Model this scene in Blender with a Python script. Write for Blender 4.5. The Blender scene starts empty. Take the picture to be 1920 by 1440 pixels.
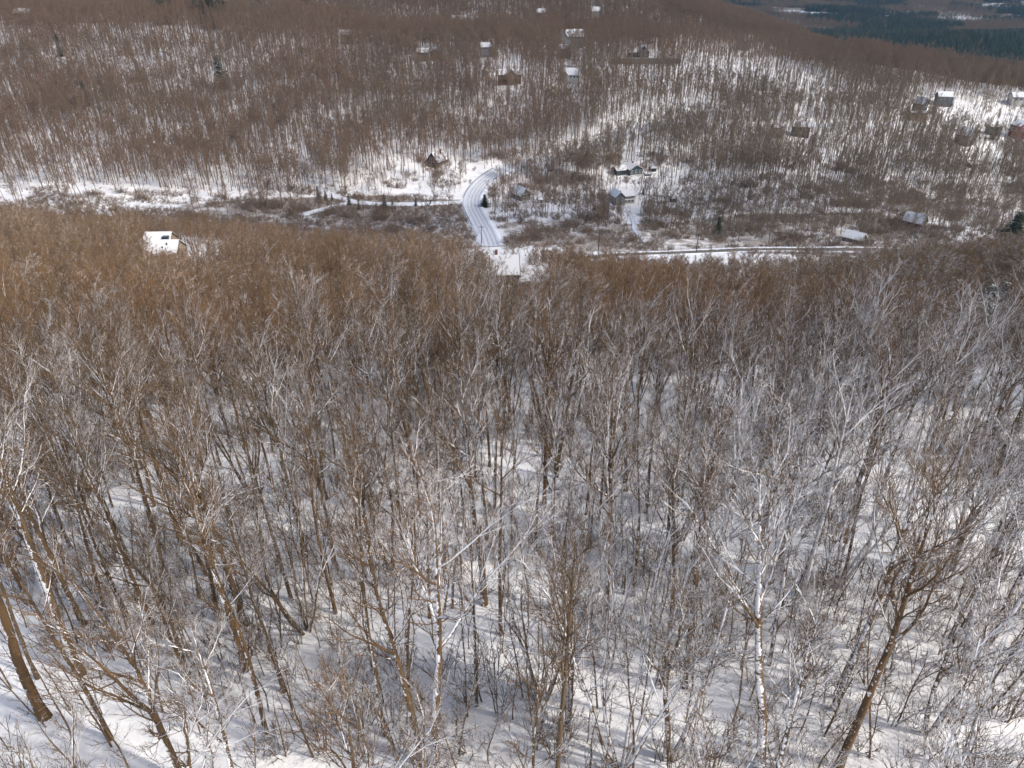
import bpy, math, random
import numpy as np
from math import radians, sin, cos, pi, sqrt
from mathutils import Vector, Matrix

SC = bpy.context.scene
COL = SC.collection
RNG = np.random.default_rng(11)
random.seed(5)

# ------------------------------------------------------------------ camera
PITCH = radians(31.0)
FPX, CX, CY = 1390.0, 960.0, 720.0            # focal length and centre in pixels of the 1920 x 1440 frame
cam = bpy.data.cameras.new('camera')
cam.sensor_width = 36.0
cam.lens = 36.0 * FPX / 1920.0
cam.clip_start = 0.5
cam.clip_end = 30000.0
camo = bpy.data.objects.new('camera', cam)
COL.objects.link(camo)
camo.location = (0, 0, 0)
camo.rotation_euler = (radians(90) - PITCH, 0, 0)
SC.camera = camo

# ------------------------------------------------------------------ light
SUN_DIR = Vector((0.90, -0.38, 0.90)).normalized()     # towards the sun
SUN_EL = math.asin(SUN_DIR.z)
SUN_AZ = math.atan2(SUN_DIR.x, SUN_DIR.y)
w = bpy.data.worlds.new('World')
SC.world = w
w.use_nodes = True
nt = w.node_tree
sky = nt.nodes.new('ShaderNodeTexSky')
sky.sky_type = 'NISHITA'
sky.sun_disc = False
sky.sun_elevation = SUN_EL
sky.sun_rotation = SUN_AZ
sky.altitude = 500
sky.air_density = 1.0
sky.dust_density = 5.0
sky.ozone_density = 1.0
bg = nt.nodes['Background']
nt.links.new(sky.outputs[0], bg.inputs[0])
bg.inputs[1].default_value = 0.15
sl = bpy.data.lights.new('sun', 'SUN')
sl.energy = 2.9
sl.angle = radians(2.5)
sl.color = (1.0, 0.95, 0.87)
so = bpy.data.objects.new('sun', sl)
so.rotation_euler = SUN_DIR.to_track_quat('Z', 'Y').to_euler()
so.location = SUN_DIR * 400
COL.objects.link(so)
SC.view_settings.view_transform = 'Standard'
SC.view_settings.look = 'None'
SC.view_settings.exposure = 0.58
SC.view_settings.gamma = 1.0
cy = SC.cycles
cy.max_bounces = 4
cy.diffuse_bounces = 3
cy.glossy_bounces = 1
cy.transmission_bounces = 1
cy.transparent_max_bounces = 4
cy.volume_bounces = 0
cy.use_denoising = True
cy.denoiser = 'OPENIMAGEDENOISE'
cy.caustics_reflective = False
cy.caustics_refractive = False
cy.use_adaptive_sampling = False

# ------------------------------------------------------------------ terrain heights (the camera is the origin)
_KY = np.array([-400, 23, 290, 350, 405, 440, 560, 650, 700, 770, 1000, 1400, 2200, 9000.])
_KZ = np.array([76, -38, -110, -119, -121.5, -119, -98, -78, -74, -75, -34, -4, 30, 60.])
_PY = np.arange(-500, 9100, 4.0)
_PZ = np.interp(_PY, _KY, _KZ)
_g = np.exp(-0.5 * (np.arange(-12, 13) / 4.0) ** 2); _g /= _g.sum()
_PZ = np.convolve(np.pad(_PZ, 12, mode='edge'), _g, mode='valid')
def sstep(a, b, x):
    t = np.clip((x - a) / (b - a), 0, 1)
    return t * t * (3 - 2 * t)
def hfun(x, y):
    x = np.asarray(x, float); y = np.asarray(y, float)
    z = np.interp(y, _PY, _PZ)
    z = z - 0.025 * np.clip(x, -300, 400) * sstep(60, 350, y)                       # the valley drains to the right
    # the lip of the far hill is high on the left, notched left of the middle
    lip = np.exp(-((y - 690) / 70.0) ** 2)
    z = z + 9 * lip * sstep(-250, -420, x) - 9 * np.exp(-((y - 740) / 90.0) ** 2) * np.exp(-((x + 95) / 55.0) ** 2)
    # the right shoulder of the hill falls away
    D = 0.00068 * np.maximum(0, x - 100) * np.maximum(0, y - 610) + 0.08 * np.maximum(0, x - 300) * sstep(400, 700, y)
    z = z - np.minimum(D, 400)
    s = 0.794 * (x - 284) + 0.608 * (y - 1100)
    wv = sstep(0, 260, s)
    valley = -168 + 10 * np.sin(x / 310.0 + 1) * np.sin(y / 270.0) + 14 * np.exp(-((x - 850) / 260.0) ** 2 - ((y - 1420) / 110.0) ** 2)
    far = 95 * sstep(2600, 6500, y) + 60 * sstep(2600, 5000, y) * np.sin(x / 900.0 + 2)
    z = z * (1 - wv) + (valley + far) * wv
    # small swells
    z = z + 0.7 * np.sin(x / 13.0 + 0.6 * np.sin(y / 17.0)) * np.sin(y / 15.0 + 1.3) + 1.8 * np.sin(x / 47.0 + 1) * np.sin(y / 41.0 + x / 90.0)
    z = z + 2.5 * np.sin(x / 90.0 + y / 75.0) * sstep(440, 560, y)
    return z
def axis(fine, lim_f, lim, ratio):
    a = list(np.arange(0, lim_f, fine)); st = fine
    while a[-1] < lim:
        st *= ratio; a.append(a[-1] + st)
    return np.array(a)
_xp = axis(3.0, 420, 9000, 1.09)
GX = np.concatenate([-_xp[:0:-1], _xp])
GY = np.concatenate([-axis(6, 60, 420, 1.15)[:0:-1], axis(3.0, 620, 1300, 1.012)])
_e = [GY[-1]]; _s = GY[-1] - GY[-2]
while _e[-1] < 9000:
    _s *= 1.05; _e.append(_e[-1] + _s)
GY = np.concatenate([GY, _e[1:]])
_mx, _my = np.meshgrid(GX, GY)
GZ = hfun(_mx, _my)
def H(x, y):
    """height of the ground sheet itself (bilinear on its grid)"""
    x = np.asarray(x, float); y = np.asarray(y, float)
    i = np.clip(np.searchsorted(GX, x) - 1, 0, len(GX) - 2); j = np.clip(np.searchsorted(GY, y) - 1, 0, len(GY) - 2)
    fx = (x - GX[i]) / (GX[i + 1] - GX[i]); fy = (y - GY[j]) / (GY[j + 1] - GY[j])
    return (GZ[j, i] * (1 - fx) + GZ[j, i + 1] * fx) * (1 - fy) + (GZ[j + 1, i] * (1 - fx) + GZ[j + 1, i + 1] * fx) * fy
_F = np.array([0, cos(PITCH), -sin(PITCH)]); _U = np.array([0, sin(PITCH), cos(PITCH)])
_T = np.concatenate([np.arange(10, 600, 1.5), np.arange(600, 1600, 4), np.arange(1600, 8000, 20)])
def ground(px, py, far=0.0):
    """where the sight line through a point of the photograph meets the ground"""
    d = _F + _U * (CY - py) / FPX; dx = (px - CX) / FPX
    xs, ys, zs = _T * dx, _T * d[1], _T * d[2]
    b = zs - H(xs, ys)
    k = np.argmax((b < 0) & (_T > far))
    if k == 0: k = len(_T) - 1
    t = _T[k - 1] + (_T[k] - _T[k - 1]) * b[k - 1] / (b[k - 1] - b[k] + 1e-9)
    return t * dx, t * d[1]
def project(x, y, z):
    x = np.asarray(x, float); y = np.asarray(y, float); z = np.asarray(z, float)
    f = y * _F[1] + z * _F[2]; u = y * _U[1] + z * _U[2]
    f = np.maximum(f, 1e-3)
    return CX + FPX * x / f, CY - FPX * u / f, f

# ------------------------------------------------------------------ small helpers
def mesh_np(name, V, F, mat=None, smooth=False, attrs=None):
    """mesh from an array of vertices and an array of quads / triangles (or a list of such arrays)"""
    me = bpy.data.meshes.new(name)
    Fs = F if isinstance(F, list) else [F]
    V = np.asarray(V, np.float32)
    me.vertices.add(len(V)); me.vertices.foreach_set('co', V.ravel())
    if sum(len(f) for f in Fs):
        loops = np.concatenate([f.ravel() for f in Fs]).astype(np.int32)
        tot = np.concatenate([np.full(len(f), f.shape[1], np.int32) for f in Fs])
        start = np.concatenate([[0], np.cumsum(tot)[:-1]]).astype(np.int32)
        me.loops.add(len(loops)); me.loops.foreach_set('vertex_index', loops)
        me.polygons.add(len(tot)); me.polygons.foreach_set('loop_start', start); me.polygons.foreach_set('loop_total', tot)
        if smooth: me.polygons.foreach_set('use_smooth', np.ones(len(tot), bool))
    for k, a in (attrs or {}).items():
        if np.ndim(a) == 2:
            at = me.attributes.new(k, 'FLOAT_VECTOR', 'POINT'); at.data.foreach_set('vector', np.asarray(a, np.float32).ravel())
        elif np.asarray(a).dtype.kind == 'i':
            at = me.attributes.new(k, 'INT', 'POINT'); at.data.foreach_set('value', np.asarray(a, np.int32))
        else:
            at = me.attributes.new(k, 'FLOAT', 'POINT'); at.data.foreach_set('value', np.asarray(a, np.float32))
    me.update(calc_edges=True)
    if mat:
        for m in (mat if isinstance(mat, (list, tuple)) else [mat]): me.materials.append(m)
    return me
def link(name, me, parent=None, loc=None):
    o = bpy.data.objects.new(name, me); COL.objects.link(o)
    if parent: o.parent = parent
    if loc is not None: o.location = loc
    return o
def tag(o, label=None, cat=None, group=None, kind=None):
    if label: o['label'] = label
    if cat: o['category'] = cat
    if group: o['group'] = group
    if kind: o['kind'] = kind
    return o
def empty(name, loc, rz=0.0, scale=(1, 1, 1)):
    o = bpy.data.objects.new(name, None); COL.objects.link(o)
    o.empty_display_size = 0.5
    o.location = loc; o.rotation_euler = (0, 0, rz); o.scale = scale
    return o
class MB:
    """collects boxes, prisms and tubes, then links them as ONE mesh object"""
    def __init__(s): s.v = []; s.f = []
    def poly(s, pts, faces):
        n = len(s.v); s.v += [tuple(p) for p in pts]; s.f += [tuple(n + i for i in f) for f in faces]; return s
    def box(s, x0, x1, y0, y1, z0, z1):
        return s.poly([(x0, y0, z0), (x1, y0, z0), (x1, y1, z0), (x0, y1, z0), (x0, y0, z1), (x1, y0, z1), (x1, y1, z1), (x0, y1, z1)],
                      [(0, 3, 2, 1), (4, 5, 6, 7), (0, 1, 5, 4), (1, 2, 6, 5), (2, 3, 7, 6), (3, 0, 4, 7)])
    def prism(s, prof, a0, a1, ax='x'):
        """profile of (u, z) points pushed along x (or y)"""
        n = len(prof)
        if ax == 'x': pts = [(a0, u, z) for u, z in prof] + [(a1, u, z) for u, z in prof]
        else: pts = [(u, a0, z) for u, z in prof] + [(u, a1, z) for u, z in prof]
        fs = [tuple(range(n)), tuple(range(2 * n - 1, n - 1, -1))] + [(i, i + n, (i + 1) % n + n, (i + 1) % n) for i in range(n)]
        return s.poly(pts, fs)
    def tube(s, p0, p1, r0, r1, n=8):
        p0 = Vector(p0); p1 = Vector(p1); d = (p1 - p0).normalized()
        u = d.orthogonal().normalized(); v = d.cross(u)
        pts = [p + (u * cos(2 * pi * i / n) + v * sin(2 * pi * i / n)) * r for p, r in ((p0, r0), (p1, r1)) for i in range(n)]
        return s.poly(pts, [tuple(range(n))[::-1], tuple(range(n, 2 * n))] + [(i, (i + 1) % n, (i + 1) % n + n, i + n) for i in range(n)])
    def build(s, name, mat, parent=None, loc=None):
        me = bpy.data.meshes.new(name); me.from_pydata(s.v, [], s.f); me.validate(); me.update()
        import bmesh
        bm = bmesh.new(); bm.from_mesh(me); bmesh.ops.recalc_face_normals(bm, faces=bm.faces); bm.to_mesh(me); bm.free()
        me.materials.append(mat)
        return link(name, me, parent, loc)

# ------------------------------------------------------------------ materials
def newmat(name, rough=0.9):
    m = bpy.data.materials.new(name); m.use_nodes = True
    n = m.node_tree; b = n.nodes['Principled BSDF']
    b.inputs['Roughness'].default_value = rough
    b.inputs['Specular IOR Level'].default_value = 0.15
    return m, n, b
class G:
    """terse node building"""
    def __init__(s, nt): s.nt = nt
    def n(s, t, **kw):
        o = s.nt.nodes.new(t)
        for k, v in kw.items(): setattr(o, k, v)
        return o
    def put(s, sock, v):
        if isinstance(v, bpy.types.NodeSocket): s.nt.links.new(v, sock)
        else:
            if sock.type == 'RGBA' and len(v) == 3: v = (*v, 1)
            sock.default_value = v
    def math(s, op, a, b=0.5, c=None, clamp=False):
        o = s.n('ShaderNodeMath', operation=op, use_clamp=clamp); s.put(o.inputs[0], a); s.put(o.inputs[1], b)
        if c is not None: s.put(o.inputs[2], c)
        return o.outputs[0]
    def ramp(s, v, a, b, lo=0.0, hi=1.0):
        o = s.n('ShaderNodeMapRange', interpolation_type='SMOOTHSTEP')
        s.put(o.inputs[0], v); s.put(o.inputs[1], a); s.put(o.inputs[2], b); s.put(o.inputs[3], lo); s.put(o.inputs[4], hi)
        return o.outputs[0]
    def mix(s, f, a, b):
        o = s.n('ShaderNodeMix', data_type='RGBA'); s.put(o.inputs[0], f); s.put(o.inputs[6], a); s.put(o.inputs[7], b)
        return o.outputs[2]
    def noise(s, vec, scale, detail=2.0, rough=0.5):
        o = s.n('ShaderNodeTexNoise'); s.put(o.inputs['Vector'], vec)
        o.inputs['Scale'].default_value = scale; o.inputs['Detail'].default_value = detail; o.inputs['Roughness'].default_value = rough
        return o.outputs['Fac']
    def vmath(s, op, a, b):
        o = s.n('ShaderNodeVectorMath', operation=op); s.put(o.inputs[0], a); s.put(o.inputs[1], b)
        return o.outputs['Value'] if op == 'DOT_PRODUCT' else o.outputs[0]
SNOW = (0.80, 0.80, 0.81)
WIND = tuple(Vector((-0.42, -0.42, 0.80)).normalized())        # the snow came from this side and stuck there

def tint(g, info):
    """(snow, hue) of one plant: from its object's colour, or from its point where it grows in a wood"""
    at = g.n('ShaderNodeAttribute', attribute_type='INSTANCER'); at.attribute_name = 'tint'
    sp = g.n('ShaderNodeSeparateXYZ'); g.put(sp.inputs[0], at.outputs['Vector'])
    sep = g.n('ShaderNodeSeparateColor'); g.put(sep.inputs[0], g.mix(sp.outputs[2], info.outputs['Color'], at.outputs['Color']))
    return sep
def bark_mat(name, c1, c2, c3, thin=0.0, snow_bias=0.0):
    """bark with wind-driven snow stuck to the weather side; the object's colour holds (snow, hue)"""
    m, nt, b = newmat(name)
    g = G(nt)
    info = g.n('ShaderNodeObjectInfo')
    sep = tint(g, info)
    geo = g.n('ShaderNodeNewGeometry')
    tc = g.n('ShaderNodeTexCoord')
    d = g.vmath('DOT_PRODUCT', geo.outputs['Normal'], WIND)
    n1 = g.noise(tc.outputs['Object'], 1.3, 3.0, 0.7)
    n2 = g.noise(tc.outputs['Object'], 7.0, 3.0, 0.7)
    nn = g.math('ADD', g.math('MULTIPLY', g.math('SUBTRACT', n1, 0.5), 1.6), g.math('MULTIPLY', g.math('SUBTRACT', n2, 0.5), 1.5))
    # threshold: more snow where the object's colour says so
    tk = g.n('ShaderNodeAttribute'); tk.attribute_name = 'fine'       # 1 on the finest twigs, which hold little snow
    th = g.math('SUBTRACT', 0.92 - snow_bias, g.math('MULTIPLY', sep.outputs[0], 0.75))
    th = g.math('ADD', th, g.math('MULTIPLY', tk.outputs['Fac'], 0.36))
    f = g.ramp(g.math('SUBTRACT', g.math('ADD', d, nn), th), -0.06, 0.06)
    k = g.math('ADD', g.math('MULTIPLY', sep.outputs[1], 0.8), g.math('MULTIPLY', info.outputs['Random'], 0.3), clamp=True)
    bark = g.mix(k, c1, c2)
    n3 = g.noise(tc.outputs['Object'], 0.9, 4.0, 0.7)
    bark = g.mix(g.ramp(n3, 0.42, 0.68), bark, c3)
    col = g.mix(f, bark, SNOW)
    g.put(b.inputs['Base Color'], col)
    return m
M = {}
M['bark'] = bark_mat('bark', (0.132, 0.076, 0.034), (0.108, 0.075, 0.045), (0.068, 0.048, 0.030))
M['twig'] = bark_mat('twig_bark', (0.152, 0.091, 0.046), (0.122, 0.083, 0.048), (0.086, 0.057, 0.034), snow_bias=0.04)
M['mid_twig'] = bark_mat('mid_twig_bark', (0.245, 0.140, 0.070), (0.178, 0.118, 0.066), (0.138, 0.088, 0.050), snow_bias=-0.26)
M['wood'] = bark_mat('wood_bark', (0.280, 0.168, 0.090), (0.190, 0.136, 0.080), (0.160, 0.105, 0.062), snow_bias=-0.2)
M['far_wood'] = bark_mat('hill_wood_bark', (0.250, 0.156, 0.104), (0.198, 0.160, 0.112), (0.165, 0.114, 0.080), snow_bias=-0.35)
M['birch'] = bark_mat('birch_bark', (0.62, 0.56, 0.46), (0.55, 0.50, 0.42), (0.38, 0.33, 0.27))

def simple(name, c, rough=0.85, var=0.25, scale=2.0, c2=None):
    m, nt, b = newmat(name, rough); g = G(nt)
    tc = g.n('ShaderNodeTexCoord')
    n = g.noise(tc.outputs['Object'], scale, 4.0, 0.65)
    c2 = c2 or tuple(x * (1 - var) for x in c)
    g.put(b.inputs['Base Color'], g.mix(g.ramp(n, 0.35, 0.65), c, c2))
    return m
def boards(name, c, pitch=0.18):
    """lapped siding: darker line under every board"""
    m, nt, b = newmat(name, 0.75); g = G(nt)
    tc = g.n('ShaderNodeTexCoord')
    sp = g.n('ShaderNodeSeparateXYZ'); g.put(sp.inputs[0], tc.outputs['Object'])
    fr = g.math('FRACT', g.math('DIVIDE', sp.outputs[2], pitch))
    n = g.noise(tc.outputs['Object'], 1.5, 4.0, 0.6)
    base = g.mix(g.ramp(n, 0.3, 0.7), c, tuple(x * 0.78 for x in c))
    g.put(b.inputs['Base Color'], g.mix(g.ramp(fr, 0.02, 0.10), tuple(x * 0.45 for x in c), base))
    return m
def roof_snow(name, bare, cover=0.35):
    """snow lying on a roof, worn thin in places down to the shingles"""
    m, nt, b = newmat(name, 0.8); g = G(nt)
    tc = g.n('ShaderNodeTexCoord')
    n = g.noise(tc.outputs['Object'], 0.55, 5.0, 0.7)
    g.put(b.inputs['Base Color'], g.mix(g.ramp(n, cover - 0.08, cover + 0.10), bare, (0.68, 0.685, 0.70)))
    bp = g.n('ShaderNodeBump'); bp.inputs['Strength'].default_value = 0.4; bp.inputs['Distance'].default_value = 0.15
    g.put(bp.inputs['Height'], n); g.put(b.inputs['Normal'], bp.outputs[0])
    return m
M['snow_roof'] = roof_snow('snow_on_roof', (0.16, 0.15, 0.145), 0.29)
M['thin_roof'] = roof_snow('thin_snow_on_roof', (0.12, 0.10, 0.085), 0.47)
M['glass'], _n, _b = newmat('window_glass', 0.12); _b.inputs['Base Color'].default_value = (0.02, 0.025, 0.03, 1); _b.inputs['Specular IOR Level'].default_value = 0.5
M['trim'] = simple('white_trim', (0.72, 0.71, 0.68), 0.6, 0.08)
M['brick'] = simple('chimney_brick', (0.23, 0.11, 0.075), 0.9, 0.3, 6)
M['stone'] = simple('stone', (0.25, 0.23, 0.20), 0.9, 0.35, 3)
M['dark_wood'] = simple('dark_wood', (0.055, 0.042, 0.032), 0.8, 0.3, 4)
M['metal'] = simple('galvanised', (0.20, 0.20, 0.20), 0.5, 0.2, 3)
WALLS = {k: boards('siding_' + k, c) for k, c in dict(
    brown=(0.13, 0.085, 0.055), teal=(0.055, 0.085, 0.10), white=(0.62, 0.60, 0.56), cream=(0.46, 0.40, 0.30), green=(0.085, 0.10, 0.075),
    grey=(0.22, 0.22, 0.22), navy=(0.035, 0.055, 0.08), red=(0.22, 0.06, 0.045), tan=(0.30, 0.23, 0.16), slate=(0.12, 0.13, 0.14)).items()}

# needles
m, nt_, b_ = newmat('needles', 0.8); g = G(nt_)
inf = g.n('ShaderNodeObjectInfo'); geo = g.n('ShaderNodeNewGeometry'); tc = g.n('ShaderNodeTexCoord')
sep = tint(g, inf)
nz = g.noise(tc.outputs['Object'], 1.1, 3.0, 0.7)
ndl = g.mix(g.ramp(nz, 0.35, 0.65), (0.022, 0.042, 0.026), (0.050, 0.070, 0.036))
ndl = g.mix(g.math('MULTIPLY', sep.outputs[1], 1.0), ndl, (0.050, 0.085, 0.085))
sn = g.ramp(g.math('ADD', g.math('MULTIPLY', sep.outputs[0], 0.6), g.math('SUBTRACT', g.noise(tc.outputs['Object'], 2.2, 3.0, 0.7), 0.5)), 0.36, 0.46)
g.put(b_.inputs['Base Color'], g.mix(sn, ndl, SNOW))
M['needles'] = m

# snow ground: leaf litter and grass stubble come through in places
m, nt_, b_ = newmat('snow_ground', 0.75); g = G(nt_)
geo = g.n('ShaderNodeNewGeometry'); P = geo.outputs['Position']
big = g.noise(P, 0.020, 5.0, 0.6); med = g.noise(P, 0.22, 5.0, 0.65); fine = g.noise(P, 2.2, 4.0, 0.7)
at = g.n('ShaderNodeAttribute'); at.attribute_name = 'litter'
lit = g.math('ADD', g.math('ADD', g.math('MULTIPLY', big, 0.35), g.math('MULTIPLY', med, 0.45)), g.math('MULTIPLY', fine, 0.35))
lit = g.math('ADD', lit, g.math('MULTIPLY', at.outputs['Fac'], 0.22))
f = g.ramp(lit, 0.70, 0.86)
litter = g.mix(g.ramp(fine, 0.4, 0.6), (0.20, 0.14, 0.085), (0.13, 0.095, 0.065))
sn = g.mix(g.ramp(med, 0.35, 0.7), (0.87, 0.86, 0.85), (0.81, 0.80, 0.80))
g.put(b_.inputs['Base Color'], g.mix(g.math('MULTIPLY', f, 0.8), sn, litter))
bp = g.n('ShaderNodeBump'); bp.inputs['Strength'].default_value = 0.55; bp.inputs['Distance'].default_value = 0.5
g.put(bp.inputs['Height'], g.math('ADD', med, g.math('MULTIPLY', fine, 0.25))); g.put(b_.inputs['Normal'], bp.outputs[0])
M['snow_ground'] = m

# ploughed roads: 'u' runs from -1 to 1 across
def road_mat(name, kerb, lane, track, w_track, w_lane):
    m, nt, b = newmat(name, 0.7); g = G(nt)
    at = g.n('ShaderNodeAttribute'); at.attribute_name = 'u'
    geo = g.n('ShaderNodeNewGeometry')
    n = g.noise(geo.outputs['Position'], 0.5, 4.0, 0.7)
    a = g.math('ABSOLUTE', g.math('ADD', at.outputs['Fac'], g.math('MULTIPLY', g.math('SUBTRACT', n, 0.5), 0.34)))
    wheel = g.math('ABSOLUTE', g.math('SUBTRACT', g.math('ABSOLUTE', g.math('SUBTRACT', a, 0.33)), 0.16))
    t = g.ramp(wheel, 0.03, 0.10, w_track, 0.0)
    c = g.mix(t, lane, track)
    c = g.mix(g.ramp(a, w_lane - 0.03, w_lane + 0.05), c, kerb)
    g.put(b.inputs['Base Color'], c)
    bp = g.n('ShaderNodeBump'); bp.inputs['Strength'].default_value = 0.4; bp.inputs['Distance'].default_value = 0.3
    g.put(bp.inputs['Height'], g.math('ADD', n, g.math('MULTIPLY', t, -0.4))); g.put(b.inputs['Normal'], bp.outputs[0])
    return m
M['road'] = road_mat('snowy_road', (0.80, 0.83, 0.88), (0.66, 0.68, 0.72), (0.38, 0.38, 0.385), 0.62, 0.70)
M['highway'] = road_mat('wet_road', (0.82, 0.84, 0.88), (0.155, 0.135, 0.115), (0.115, 0.10, 0.09), 0.6, 0.62)
M['lane'] = road_mat('snowy_lane', (0.80, 0.82, 0.86), (0.76, 0.78, 0.82), (0.56, 0.56, 0.56), 0.5, 0.8)

# ------------------------------------------------------------------ growing trees (arrays of bent branches, level by level)
def norm(a): return a / np.maximum(np.linalg.norm(a, axis=-1, keepdims=True), 1e-9)
def kids(r, P, R, L, M_, t0, t1, ang, ang_sd, lenf, K, up, jit, rfac, rmin, taper=0.3, short=0.5):
    N, Kp, _ = P.shape
    t = (np.arange(M_)[None] + r.random((N, M_))) / M_ * (t1 - t0) + t0
    x = np.clip(t * (Kp - 1), 0, Kp - 1.001); i = x.astype(int); f = (x - i)[..., None]
    n = np.arange(N)[:, None]
    a, b = P[n, i], P[n, i + 1]
    pos = a * (1 - f) + b * f; d = norm(b - a)
    rad = R[n, i] * (1 - f[..., 0]) + R[n, i + 1] * f[..., 0]
    ref = np.where(np.abs(d[..., 2:3]) > 0.9, np.array([1., 0, 0]), np.array([0, 0, 1.]))
    u = norm(np.cross(d, ref)); v = np.cross(d, u)
    az = (np.arange(M_)[None] * 2.399 + r.random((N, 1)) * 6.28 + r.normal(0, 0.5, (N, M_)))[..., None]
    an = np.clip(r.normal(ang, ang_sd, (N, M_)), 0.15, 1.6)[..., None]
    cd = np.cos(an) * d + np.sin(an) * (np.cos(az) * u + np.sin(az) * v)
    ln = L[:, None] * lenf * (1 - short * (t - t0) / max(t1 - t0, 1e-3)) * r.uniform(0.65, 1.2, (N, M_))
    pos = pos.reshape(-1, 3); cd = cd.reshape(-1, 3); ln = ln.reshape(-1)
    Q = np.empty((len(pos), K, 3)); Q[:, 0] = pos; cur = norm(cd)
    step = (ln / (K - 1))[:, None]
    for k in range(1, K):
        Q[:, k] = Q[:, k - 1] + cur * step
        cur = norm(cur + np.array([0, 0, up]) / (K - 1) * 1.0 + r.normal(0, jit, cur.shape))
    r0 = np.maximum(np.minimum(rad.reshape(-1) * rfac, rad.reshape(-1) * 0.9), rmin)
    rr = r0[:, None] * np.linspace(1, taper, K)[None]
    return Q, rr, ln
def tubes(P, R, S):
    """verts and quads of bent tubes with S sides"""
    N, K, _ = P.shape
    d = norm(P[:, -1] - P[:, 0])
    ref = np.where(np.abs(d[:, 2:3]) > 0.9, np.array([[1., 0, 0]]), np.array([[0, 0, 1.]]))
    u = norm(np.cross(d, ref)); v = np.cross(d, u)
    a = np.arange(S) * 2 * pi / S
    ring = u[:, None, :] * np.cos(a)[None, :, None] + v[:, None, :] * np.sin(a)[None, :, None]
    V = P[:, :, None, :] + ring[:, None] * R[:, :, None, None]
    idx = np.arange(N * K * S).reshape(N, K, S)
    A, B = idx[:, :-1], idx[:, 1:]
    q = np.stack([A, np.roll(A, -1, 2), np.roll(B, -1, 2), B], -1).reshape(-1, 4)
    return V.reshape(-1, 3), q
def join(parts):
    Vs, Fs, o = [], [], 0
    for V, F in parts:
        Vs.append(V); Fs.append(F + o); o += len(V)
    return np.concatenate(Vs), np.concatenate(Fs)
def stems(r, h, n, rad, K=12, lean=0.05, spread=0.0, wob=0.05, flare=True):
    """n trunks from one root"""
    P = np.empty((n, K, 3)); R = np.empty((n, K))
    for s in range(n):
        az = s * 2 * pi / n + r.uniform(0, 1.2); sp = spread * r.uniform(0.6, 1.2)
        d = np.array([cos(az) * sp + r.normal(0, lean), sin(az) * sp + r.normal(0, lean), 1.0]); d /= np.linalg.norm(d)
        hh = h * (r.uniform(0.82, 1.0) if n > 1 else 1.0)
        p = np.array([cos(az), sin(az), 0]) * (rad * 0.9 if n > 1 else 0); p[2] = -0.5
        for k in range(K):
            P[s, k] = p; t = k / (K - 1)
            R[s, k] = rad * (r.uniform(0.7, 1.0) if n > 1 and k == 0 else 1.0) * (1 - t) ** 0.75 + 0.012
            p = p + d * (hh + 0.5) / (K - 1)
            d = d + np.array([r.normal(0, wob), r.normal(0, wob), 0.05]); d /= np.linalg.norm(d)
        if n > 1: R[s] = (rad * r.uniform(0.75, 1.0)) * (1 - np.linspace(0, 1, K)) ** 0.75 + 0.012
        if flare: R[s, 0] *= 1.35
    return P, R
def grow_tree(seed, h=17, n=1, rad=0.19, lean=0.04, spread=0.0, t0=0.38, limbs=10, limb_ang=0.62, limb_len=0.36, fine=True, up=0.55, wob=0.05, density=1.0):
    r = np.random.default_rng(seed)
    P0, R0 = stems(r, h, n, rad, lean=lean, spread=spread, wob=wob)
    L0 = np.full(n, h)
    P1, R1, L1 = kids(r, P0, R0, L0, limbs, t0, 0.97, limb_ang, 0.16, limb_len, 9, up, 0.085, 0.66, 0.028, 0.22, 0.62)
    m = max(3, int(8 * density))
    P2, R2, L2 = kids(r, P1, R1, L1, m, 0.15, 1.0, 0.46, 0.15, 0.50, 6, 0.45, 0.08, 0.6, 0.016, 0.4, 0.35)
    P2b, R2b, L2b = kids(r, P0, R0, L0, 10, max(t0, 0.45), 1.0, 0.6, 0.2, 0.13, 6, 0.6, 0.10, 0.4, 0.015, 0.4, 0.3)
    P2 = np.concatenate([P2, P2b]); R2 = np.concatenate([R2, R2b]); L2 = np.concatenate([L2, L2b])
    P3, R3, L3 = kids(r, P2, R2, L2, 5, 0.12, 1.0, 0.46, 0.16, 0.52, 4, 0.30, 0.07, 0.65, 0.0112, 0.55, 0.3)
    crown = [tubes(P2, R2, 4), tubes(P3, R3, 3)]
    if fine:
        P4, R4, L4 = kids(r, P3, R3, L3, 3, 0.15, 1.0, 0.5, 0.18, 0.6, 3, 0.2, 0.07, 0.8, 0.0074, 0.7, 0.2)
        crown.append(tubes(P4, R4, 3))
    cv, cf = join(crown)
    fine_ = np.ones(len(cv)); fine_[:P2.shape[0] * 6 * 4] = 0.12
    return join([tubes(P0, R0, 9), tubes(P1, R1, 6)]), (cv, cf, fine_)
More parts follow.
